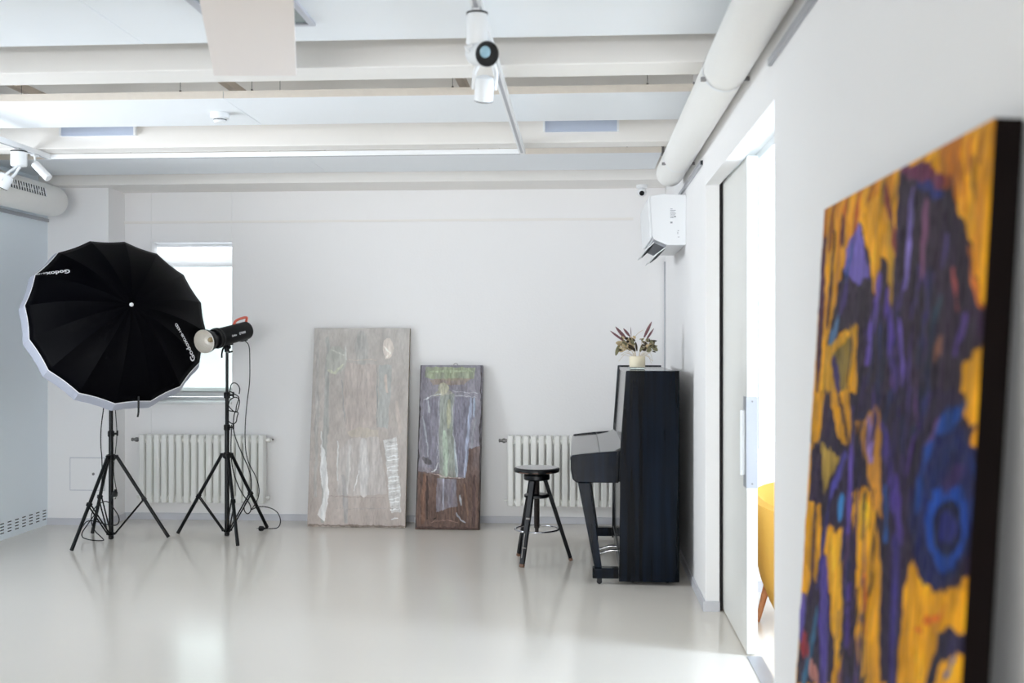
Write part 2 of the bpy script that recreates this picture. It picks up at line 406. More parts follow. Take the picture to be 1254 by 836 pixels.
f = MB().box(x0, x0+.035, y0, y1, ZP-.014, ZP-.001).box(x1-.024, x1, y0, y1, ZP-.014, ZP-.001).box(x0+.035, x1-.024, y0, y0+.035, ZP-.014, ZP-.001).box(x0+.035, x1-.024, y1-.024, y1, ZP-.014, ZP-.001)
obj('frame', f, M['frame_grey'], r, bevel=.002)
obj('glass', MB().box(x0+.035, x1-.024, y0+.035, y1-.024, ZP-.006, ZP-.001), M['skyglass'], r, smooth=0)
# slanted white board
bl, br, tl, tr = V((-1.344, 3.821, 2.372)), V((-1.042, 3.841, 2.372)), V((-1.232, 3.30, 2.600)), V((-.915, 3.32, 2.600))
n = (br-bl).cross(tl-bl).normalized()
if n.z < 0: n = -n
t_ = n*.012
b = MB(); b.loft([[bl, br, tr, tl], [bl+t_, br+t_, tr+t_, tl+t_]])
sb = thing('hanging_board', 'plain pale board hanging slanted from the ceiling panels', 'board', (bl+tr)/2)
obj('board', b, mat('board_cream', (226, 219, 215), .7), sb, bevel=.002)
obj('bracket', MB().box(-1.20, -1.17, 3.28, 3.33, 2.595, 2.6195), M['white'], sb, bevel=.002)

# smoke detector
sd = thing('smoke_detector', 'round white smoke detector under the middle ceiling panel', 'smoke detector', (-1.93, 5.58, ZP))
obj('base', MB().lathe((-1.93, 5.58, ZP-.001), (0, 0, -1), [(0, .050), (.026, .050), (.03, .046)], 32), M['white'], sd)
obj('sensor', MB().lathe((-1.93, 5.58, ZP-.031), (0, 0, -1), [(0, .034), (.012, .034), (.02, .026), (.021, .001)], 28), M['white'], sd)
obj('slot_ring', MB().lathe((-1.93, 5.58, ZP-.0345), (0, 0, -1), [(0, .0346), (.005, .0346)], 28), M['dark'], sd)

# tracks
def track(p0, p1, axis, label, slot=True):
    r = thing('light_track', label, 'track', p0)
    x0, y0, z = p0; x1, y1, _ = p1; h = .018
    if axis == 'y':
        obj('rail', MB().box(x0-h, x0+h, y0, y1, z, z+.030), M['white'], r, bevel=.002)
        obj('slot', MB().box(x0-.007, x0+.007, y0+.02, y1-.02, z-.0012, z-.0002), M['alu'], r, smooth=0)
    else:
        obj('rail', MB().box(x0, x1, y0-h, y0+h, z, z+.030), M['white'], r, bevel=.002)
        obj('slot', MB().box(x0+.03, x1-.03, y0-.007, y0+.007, z-.0012, z-.0002), M['alu'], r, smooth=0)
    return r
ZT = 2.515
track((-.348, 1.6, ZT), (-.348, 6.318, ZT), 'y', 'white lighting track running from the room front to the cross track')
track((-3.262, 4.4, ZT), (-3.262, 6.318, ZT), 'y', 'white lighting track beside the left wall')
track((-3.28, 6.338, ZT), (-.33, 6.338, ZT), 'x', 'long white lighting track running across the room under the beam')

def spot(base, head_c, head_d, label, can_h=.10, can_r=.037, head_r=.040, head_l=.085, lens=False, ring=True):
    base = V(base); hc = V(head_c); hd_ = V(head_d).normalized()
    r = thing('track_spotlight', label, 'spotlight', base, 'track spotlights')
    obj('mount', MB().box(base.x-.012, base.x+.012, base.y-.03, base.y+.03, base.z-.012, base.z-.0015), M['white'], r, bevel=.002)
    obj('driver_can', MB().lathe(base-V((0, 0, .016)), (0, 0, -1), [(0, can_r*.92), (.004, can_r), (can_h-.006, can_r), (can_h, can_r*.88)], 32), M['white'], r)
    if ring: obj('ring', MB().lathe(base-V((0, 0, .0125)), (0, 0, -1), [(0, can_r+.0008), (.006, can_r+.0008)], 32), M['bezel'], r)
    j = base-V((0, 0, .016+can_h))
    side = hd_.cross(V((0, 0, 1)))
    if side.length < .1: side = V((1, 0, 0))
    side.normalize()
    for sg in (-1, 1):
        obj('yoke_arm', MB().tube([j+side*sg*.018, (j+side*sg*(head_r+.004))*.55+(hc+side*sg*(head_r+.006))*.45, hc+side*sg*(head_r+.005)], .008, 8), M['white'], r)
    o = hc-hd_*head_l*.5
    h = obj('lamp_head', MB().lathe(o, hd_, [(-.012, head_r*.4), (-.006, head_r*.85), (.004, head_r), (head_l, head_r), (head_l, head_r*.9), (head_l-.006, head_r*.88)], 36), M['white'], r)
    obj('bezel', MB().lathe(o+hd_*(head_l-.012), hd_, [(0, head_r*.2), (.0124, head_r*.25), (.0125, head_r*1.0), (.0155, head_r*1.0), (.0158, head_r*.93), (.0130, head_r*.86), (.0128, head_r*.1)], 36), M['bezel'], h)
    obj('lens', MB().lathe(o+hd_*(head_l+.0006)+side*head_r*.18+V((0, 0, head_r*.15)), hd_, [(0, head_r*.50), (.002, head_r*.46), (.004, head_r*.24), (.0045, .001)], 28), M['lens'], h)  # pale blue disc set off-centre to paint the glare on the lens
    return r
spot((-.348, 3.56, ZT), (-.335, 3.58, 2.372), (.55, -1, -.32), 'white track spotlight turned towards the viewer, blue-grey lens with painted glare', .105, .036, .042, .095)
spot((-.348, 3.93, ZT), (-.362, 3.98, 2.345), (-.1, .5, -1), 'white track spotlight behind the one facing the viewer, head pointing down', .05, .030, .036, .08, ring=False)
spot((-3.262, 5.98, ZT), (-3.31, 5.90, 2.315), (-.55, -.1, -1), 'white track spotlight near the left wall, head tipped down with black yoke', .085, .045, .042, .07)
# slim head on a stem
b0 = V((-3.262, 6.16, ZT))
r = thing('track_spotlight', 'slim white track spotlight on a thin stem, aimed right and down', 'spotlight', b0, 'track spotlights')
obj('mount', MB().box(b0.x-.012, b0.x+.012, b0.y-.03, b0.y+.03, b0.z-.012, b0.z-.0015), M['white'], r, bevel=.002)
obj('stem', MB().cyl(b0-V((0, 0, .012)), b0-V((-.005, 0, .065)), .006), M['white'], r)
dd = V((.74, -.1, -.72)).normalized(); o_ = b0+V((.0, 0, -.055))
h = obj('lamp_head', MB().lathe(o_, dd, [(0, .018), (.003, .024), (.13, .024), (.132, .02)], 28), M['white'], r)
obj('back_cap', MB().lathe(o_-dd*.006, dd, [(0, .012), (.0055, .019)], 24), M['steel'], r)

# ducts
def duct(x, z, r_, y0, y1, label, bend=0):
    R = thing('air_duct', label, 'duct', (x, y1, z-r_))
    prof = []
    L_ = y1-y0; n = int(L_/.05)
    pr = [(0, r_*.90)]
    for i in range(n):
        a = i/n*(L_-.10)
        pr += [(a+.004, r_), (a+.030, r_*1.002), (a+.040, r_*1.012), (a+.046, r_*1.002)]
    pr += [(L_-.07, r_), (L_-.035, r_*.93), (L_-.012, r_*.78), (L_-.001, r_*.5), (L_, r_*.02)]
    b = MB().lathe((x, y0, z), (0, 1, 0), pr, 40)
    obj('duct_tube', b, M['duct'], R, smooth=50)
    return R
rd = duct(.553, 2.441, .084, -6.9, 6.72, 'white round air duct running along the top of the right wall')
for y in (2.0, 4.1, 6.05):
    obj('clamp_band', MB().lathe((.553, y, 2.441), (0, 1, 0), [(0, .0865), (.025, .0865)], 40, cap=False), M['white'], rd)
    obj('clamp_bracket', MB().box(.46, XR-.001, y+.003, y+.02, 2.395, 2.41), M['steel'], rd)
ld = duct(-3.905, 2.432, .115, -6.9, 7.69, 'thick white air duct with a grille high on the left wall')
def onduct(ang, y, r_): return V((-3.905+r_*math.cos(ang), y, 2.432+r_*math.sin(ang)))
for (ya, yb) in ((6.35, 7.32), (4.6, 5.6)):
    b = MB(); a0, a1 = math.radians(-4), math.radians(26)
    b.loft([[onduct(a0, ya, .1168), onduct(a1, ya, .1168), onduct(a1, yb, .1168), onduct(a0, yb, .1168)], [onduct(a0, ya, .119), onduct(a1, ya, .119), onduct(a1, yb, .119), onduct(a0, yb, .119)]])
    g = obj('grille', b, M['dark'], ld, smooth=0)
    b = MB(); k = 0; y = ya
    while y < yb:
        b.loft([[onduct(a0, y, .1195), onduct(a1, y, .1195), onduct(a1, y+.012, .1195), onduct(a0, y+.012, .1195)], [onduct(a0, y, .1225), onduct(a1, y, .1225), onduct(a1, y+.012, .1225), onduct(a0, y+.012, .1225)]])
        y += .034
    obj('grille_slats', b, M['white'], g, smooth=0)

# picture rails
struct('trim_3', MB().box(-3.575, .40, YB-.012, YB, 2.318, 2.336), M['beam'], 'thin white picture rail across the back wall', 'rail', bevel=.002)
def rail(x0, x1, y0, y1, label):
    r = thing('picture_rail', label, 'rail', ((x0+x1)/2, y0, 2.33), 'aluminium picture rails')
    obj('rail', MB().box(x0, x1, y0, y1, 2.328, 2.352), M['alu'], r, bevel=.002)
    obj('end_cap', MB().box(x0+.0005, x1-.0005, y0-.006, y0-.0005, 2.329, 2.351), M['dark'], r)
rail(XR-.014, XR-.0005, 5.66, 7.60, 'grey aluminium picture rail on the right wall above the air conditioner')
rail(XR-.014, XR-.0005, -1.0, 3.64, 'grey aluminium picture rail on the right wall above the colourful painting')
r = thing('picture_rail', 'grey aluminium picture rail on the left wall under the thick duct', 'rail', (XL+.007, 5.0, 2.31), 'aluminium picture rails')
obj('rail', MB().box(XL+.0005, XL+.014, 1.0, 7.835, 2.300, 2.326), M['alu'], r, bevel=.002)

# dome camera
dc = thing('security_camera', 'small white dome camera below the beam above the air conditioner', 'camera', (.455, 7.95, 2.56))
obj('base', MB().lathe((.455, 7.95, 2.559), (0, 0, -1), [(0, .042), (.018, .042), (.024, .036)], 28), M['white'], dc)
cd = V((-.05, -1, -.45)).normalized()
hh = obj('ball', MB().lathe(V((.455, 7.95, 2.506))-cd*.034, cd, [(0, .001), (.004, .014), (.014, .027), (.034, .034), (.052, .030), (.064, .020)], 28), M['white'], dc)
obj('lens', MB().lathe(V((.455, 7.95, 2.506))+cd*.0305, cd, [(0, .019), (.003, .018), (.005, .001)], 24), M['bezel'], dc)

# air conditioner
ac = thing('air_conditioner', 'white wall air conditioner high on the right wall', 'air conditioner', (.53, 6.95, 1.98))
Y0, Y1 = 6.55, 7.36
body = [(XR-.001, 1.985), (XR-.001, 2.293), (.50, 2.300), (.43, 2.288), (.422, 2.27), (.437, 2.045), (.445, 2.022), (.53, 1.985)]
obj('body', MB().prism(body, 1, Y0, Y1), M['white'], ac, bevel=.004)
fp = [(.4215, 2.268), (.4285, 2.286), (.418, 2.288), (.411, 2.27), (.424, 2.035), (.434, 2.024), (.4365, 2.045)]
obj('front_cover', MB().prism(fp, 1, Y0-.004, Y1+.004), M['white'], ac, bevel=.002)
obj('air_outlet', MB().prism([(.447, 2.0195), (.526, 1.984), (.518, 1.972), (.440, 2.008)], 1, Y0+.03, Y1-.03), M['sticker'], ac)
for (p, q) in (((.449, 2.007), (.392, 1.955)), ((.515, 1.972), (.445, 1.920))):
    a, b_ = V((p[0], 0, p[1])), V((q[0], 0, q[1])); d = (b_-a).normalized(); nn = V((-d.z, 0, d.x))*.006
    poly = [(a.x, a.z), (b_.x, b_.z), (b_.x+nn.x, b_.z+nn.z), (a.x+nn.x, a.z+nn.z)]
    obj('louvre', MB().prism(poly, 1, Y0+.02, Y1-.02), M['white'], ac)
    m2 = nn*1.6
    poly = [(a.x+nn.x*1.05, a.z+nn.z*1.05), ((a*.35+b_*.65).x+nn.x*1.05, (a*.35+b_*.65).z+nn.z*1.05), ((a*.35+b_*.65).x+m2.x, (a*.35+b_*.65).z+m2.z), (a.x+m2.x, a.z+m2.z)]
    obj('vane', MB().prism(poly, 1, Y0+.022, Y1-.05), M['dark'], ac)
b = MB()
for k in range(7):
    zz = 2.205-k*.009; x_ = .548
    b.box(x_, x_+(.014, .034, .026, .034, .030, .034, .022)[k], Y0-.0012, Y0-.0003, zz, zz+.003)
obj('rating_sticker', b, M['sticker'], ac, smooth=0)
for xx, zz, w, h in ((.572, 2.155, .010, .008), (.557, 2.152, .007, .003), (.548, 2.118, .014, .010), (.592, 2.072, .010, .003), (.592, 2.052, .003, .014), (.594, 2.033, .010, .003)):
    obj('printed_mark', MB().box(xx, xx+w, Y0-.0012, Y0-.0003, zz, zz+h), M['sticker'], ac, smooth=0)
# white pipe casing below / corner cable
struct('trim_4', MB().box(XR-.012, XR-.002, YB-.012, YB-.004, .052, 2.0), M['alu'], 'thin cable strip in the back right corner', 'trim')
# access hatch
ah = thing('access_hatch', 'small white access hatch low on the corner pier', 'hatch', (-3.715, 7.84, .264))
obj('frame', MB().box(-3.874, -3.60, 7.834, 7.8395, .262, .514), M['skirt'], ah, smooth=0)
obj('hatch_door', MB().box(-3.868, -3.606, 7.831, 7.8338, .268, .508), M['wall'], ah, bevel=.001)
obj('lock', MB().cyl((-3.688, 7.831, .389), (-3.688, 7.8285, .389), .010), M['steel'], ah)

# ------------------------------------------------------------------ radiators
def radiator(x0, n, pitch, z0, z1, label, valve_left=True, valve_right=True):
    x1 = x0+n*pitch
    r = thing('radiator', label, 'radiator', ((x0+x1)/2, 8.05, z0), 'white column radiators')
    for i in range(n):
        a = x0+i*pitch; g = .006
        P = []
        w = pitch-2*g; c = a+pitch/2
        b = MB()
        prof = [(c-w/2, 8.012), (c-w/2+.006, 8.0), (c+w/2-.006, 8.0), (c+w/2, 8.012), (c+w/2, 8.075), (c-w/2, 8.075)]
        b.prism(prof, 2, z0+.008, z1-.004)
        obj('radiator_section', b, M['enamel'], r, bevel=.006, seg=2)
    for z in (z0+.04, z1-.05):
        obj('header_pipe', MB().cyl((x0+.004, 8.04, z), (x1-.004, 8.04, z), .022), M['enamel'], r)
    for xb in (x0+.2, x1-.22): obj('wall_bracket', MB().box(xb, xb+.02, 8.074, YB-.0005, z0+.1, z1-.1), M['enamel'], r)
    if valve_left:
        v = obj('valve', MB().lathe((x0, 8.04, z1-.045), (-1, 0, 0), [(0, .012), (.012, .012), (.013, .018), (.03, .018), (.034, .013), (.05, .010), (.052, .014), (.062, .013), (.063, .002)], 16), M['steel'], r)
        obj('air_vent', MB().cyl((x0, 8.04, z0+.05), (x0-.02, 8.04, z0+.05), .010), M['enamel'], r)
    if valve_right:
        obj('valve', MB().lathe((x1, 8.04, z1-.045), (1, 0, 0), [(0, .012), (.012, .012), (.013, .018), (.03, .018), (.033, .012), (.044, .010), (.045, .002)], 16), M['enamel'], r)
        obj('supply_pipe', MB().tube([(x1+.025, 8.04, z1-.045), (x1+.026, 8.07, z1-.046), (x1+.026, YB-.001, z1-.047)], .008), M['steel'], r)
        obj('valve', MB().lathe((x1, 8.04, z0+.05), (1, 0, 0), [(0, .012), (.012, .012), (.013, .016), (.028, .016), (.03, .002)], 16), M['enamel'], r)
radiator(-3.418, 17, .0588, .140, .678, 'white column radiator behind the two light stands')
radiator(-.558, 17, .0588, .140, .686, 'white column radiator behind the stool and piano')

# ------------------------------------------------------------------ paintings
def paint_grid(W_, H_, nx, ny, bgf, items, seed, jag=.006, streak=.05, soft=0):
    rng = np.random.default_rng(seed)
    def noise(nx_, ny_, fx, fy):
        g = rng.random((fy+2, fx+2)); yy = np.linspace(0, fy, ny_); xx = np.linspace(0, fx, nx_)
        yi = np.minimum(yy.astype(int), fy); xi = np.minimum(xx.astype(int), fx); ty = (yy-yi)[:, None]; tx = (xx-xi)[None, :]
        ty = ty*ty*(3-2*ty); tx = tx*tx*(3-2*tx)
        a = g[np.ix_(yi, xi)]; b = g[np.ix_(yi, xi+1)]; c = g[np.ix_(yi+1, xi)]; d = g[np.ix_(yi+1, xi+1)]
        return a*(1-tx)*(1-ty)+b*tx*(1-ty)+c*(1-tx)*ty+d*tx*ty
    u = np.linspace(0, 1, nx)[None, :]*np.ones((ny, 1)); v = np.linspace(0, 1, ny)[:, None]*np.ones((1, nx))
    X = u*W_; Y = v*H_
    jx = (noise(nx, ny, int(W_*60), int(H_*30))-.5)*2*jag+(noise(nx, ny, int(W_*20), int(H_*12))-.5)*2*jag*1.4
    jy = (noise(nx, ny, int(W_*50), int(H_*50))-.5)*3*jag
    Xj, Yj = X+jx, Y+jy
    col = bgf(u, v, noise); hgt = np.zeros((ny, nx))
    for kind, pts, c, hw in items:
        P = [(p[0]*W_, p[1]*H_ if kind_abs is False else p[1]) for p in pts]
        if kind == 'P':
            ins = np.zeros((ny, nx), bool); m = len(P)
            for i in range(m):
                (x0, y0), (x1, y1) = P[i], P[(i+1) % m]
                if y0 == y1: continue
                cond = ((y0 > Yj) != (y1 > Yj)) & (Xj < (x1-x0)*(Yj-y0)/(y1-y0)+x0)
                ins ^= cond
            a = ins.astype(float)
        else:
            a = np.zeros((ny, nx))
            for i in range(len(P)-1):
                (x0, y0), (x1, y1) = P[i], P[i+1]; dx, dy = x1-x0, y1-y0; L2 = dx*dx+dy*dy+1e-9
                t = np.clip(((Xj-x0)*dx+(Yj-y0)*dy)/L2, 0, 1)
                dist = np.hypot(Xj-x0-t*dx, Yj-y0-t*dy)
                w = max(hw, .003)*(1-.35*np.abs(t-.5)*2)
                a = np.maximum(a, np.clip((w-dist)/(.35*w)+.5, 0, 1))
        a = a*.93
        if soft and kind == 'P': a = a*(1-soft*noise(nx, ny, int(W_*40), int(H_*10)))
        st = 1+(noise(nx, ny, int(W_*90), int(H_*14))-.5)*2*streak*2
        cc = np.array(c, float)[None, None, :]*st[..., None]
        col = col*(1-a[..., None])+cc*a[..., None]
        hgt = hgt*(1-a)+a*rng.random()*.5
    fine = noise(nx, ny, int(W_*120), int(H_*40))
    col = col*(1+(fine-.5)[..., None]*2*streak)
    col = col*(1+(noise(nx, ny, int(W_*25), int(H_*12))-.5)[..., None]*2*streak*1.2)
    hgt += fine*.6+noise(nx, ny, int(W_*60), int(H_*60))*.4
    return np.clip(col, 0, 255), hgt
kind_abs = False

def paint_mat(name, rough=.5):
    m = bpy.data.materials.new(name); m.use_nodes = True
    nt = m.node_tree; p = nt.nodes['Principled BSDF']; p.inputs['Roughness'].default_value = rough; p.inputs['Specular IOR Level'].default_value = .18
    a = nt.nodes.new('ShaderNodeVertexColor'); a.layer_name = 'pigment'
    nt.links.new(a.outputs['Color'], p.inputs['Base Color'])
    tc = nt.nodes.new('ShaderNodeTexCoord')
    n = nt.nodes.new('ShaderNodeTexNoise'); n.inputs['Scale'].default_value = 90; nt.links.new(tc.outputs['Object'], n.inputs['Vector'])
    b = nt.nodes.new('ShaderNodeBump'); b.inputs['Strength'].default_value = .35; b.inputs['Distance'].default_value = .004
    nt.links.new(n.outputs['Fac'], b.inputs['Height']); nt.links.new(b.outputs[0], p.inputs['Normal'])
    return m

def painting(name, label, TL, TR, BL, thick, nx, ny, bgf, items, seed, side_mat, relief, group=None, jag=.006, streak=.05, rough=.5, soft=0, tone=None):
    TL, TR, BL = V(TL), V(TR), V(BL)
    ex = TR-TL; ey = BL-TL; W_, H_ = ex.length, ey.length
    nrm = ex.cross(ey).normalized()          # points into the wall side (away from viewer)
    root = thing(name, label, 'painting', BL+ex*.5, group)
    col, hgt = paint_grid(W_, H_, nx, ny, bgf, items, seed, jag, streak, soft)
    if tone:
        g_ = col.mean(-1, keepdims=True); col = np.clip((g_+(col-g_)*tone[0])*tone[1]+tone[2], 0, 255)
    L0 = root.location
    u = np.linspace(0, 1, nx); v = np.linspace(0, 1, ny); uu, vv = np.meshgrid(u, v)
    T0 = np.array(TL-L0); EX = np.array(ex); EY = np.array(ey); NN = np.array(nrm)
    edge = np.minimum(np.minimum(uu, 1-uu)*W_, np.minimum(vv, 1-vv)*H_); fal = np.clip(edge/.01, 0, 1)
    co = T0+uu[..., None]*EX+vv[..., None]*EY-NN*(.0006+hgt*relief*fal)[..., None]
    me = bpy.data.meshes.new('painted_canvas')
    idx = np.arange(nx*ny).reshape(ny, nx)
    quads = np.stack([idx[:-1, :-1], idx[1:, :-1], idx[1:, 1:], idx[:-1, 1:]], -1).reshape(-1, 4)
    me.from_pydata(co.reshape(-1, 3).tolist(), [], quads.tolist())
    at = me.color_attributes.new('pigment', 'BYTE_COLOR', 'POINT')
    c = col.reshape(-1, 3)/255; c = np.where(c <= .04045, c/12.92, ((c+.055)/1.055)**2.4)
    at.data.foreach_set('color', np.hstack([c, np.ones((len(c), 1))]).astype(np.float32).ravel())
    me.polygons.foreach_set('use_smooth', [True]*len(me.polygons))
    me.materials.append(paint_mat(name+'_pigment', rough))
    o = bpy.data.objects.new('painted_canvas', me); C.objects.link(o); o.parent = root
    f = MB(); BR = BL+ex
    f.loft([[TL, TR, BR, BL], [p+nrm*thick for p in (TL, TR, BR, BL)]])
    obj('canvas_sides', f, side_mat, root, bevel=.002)
    return root, nrm

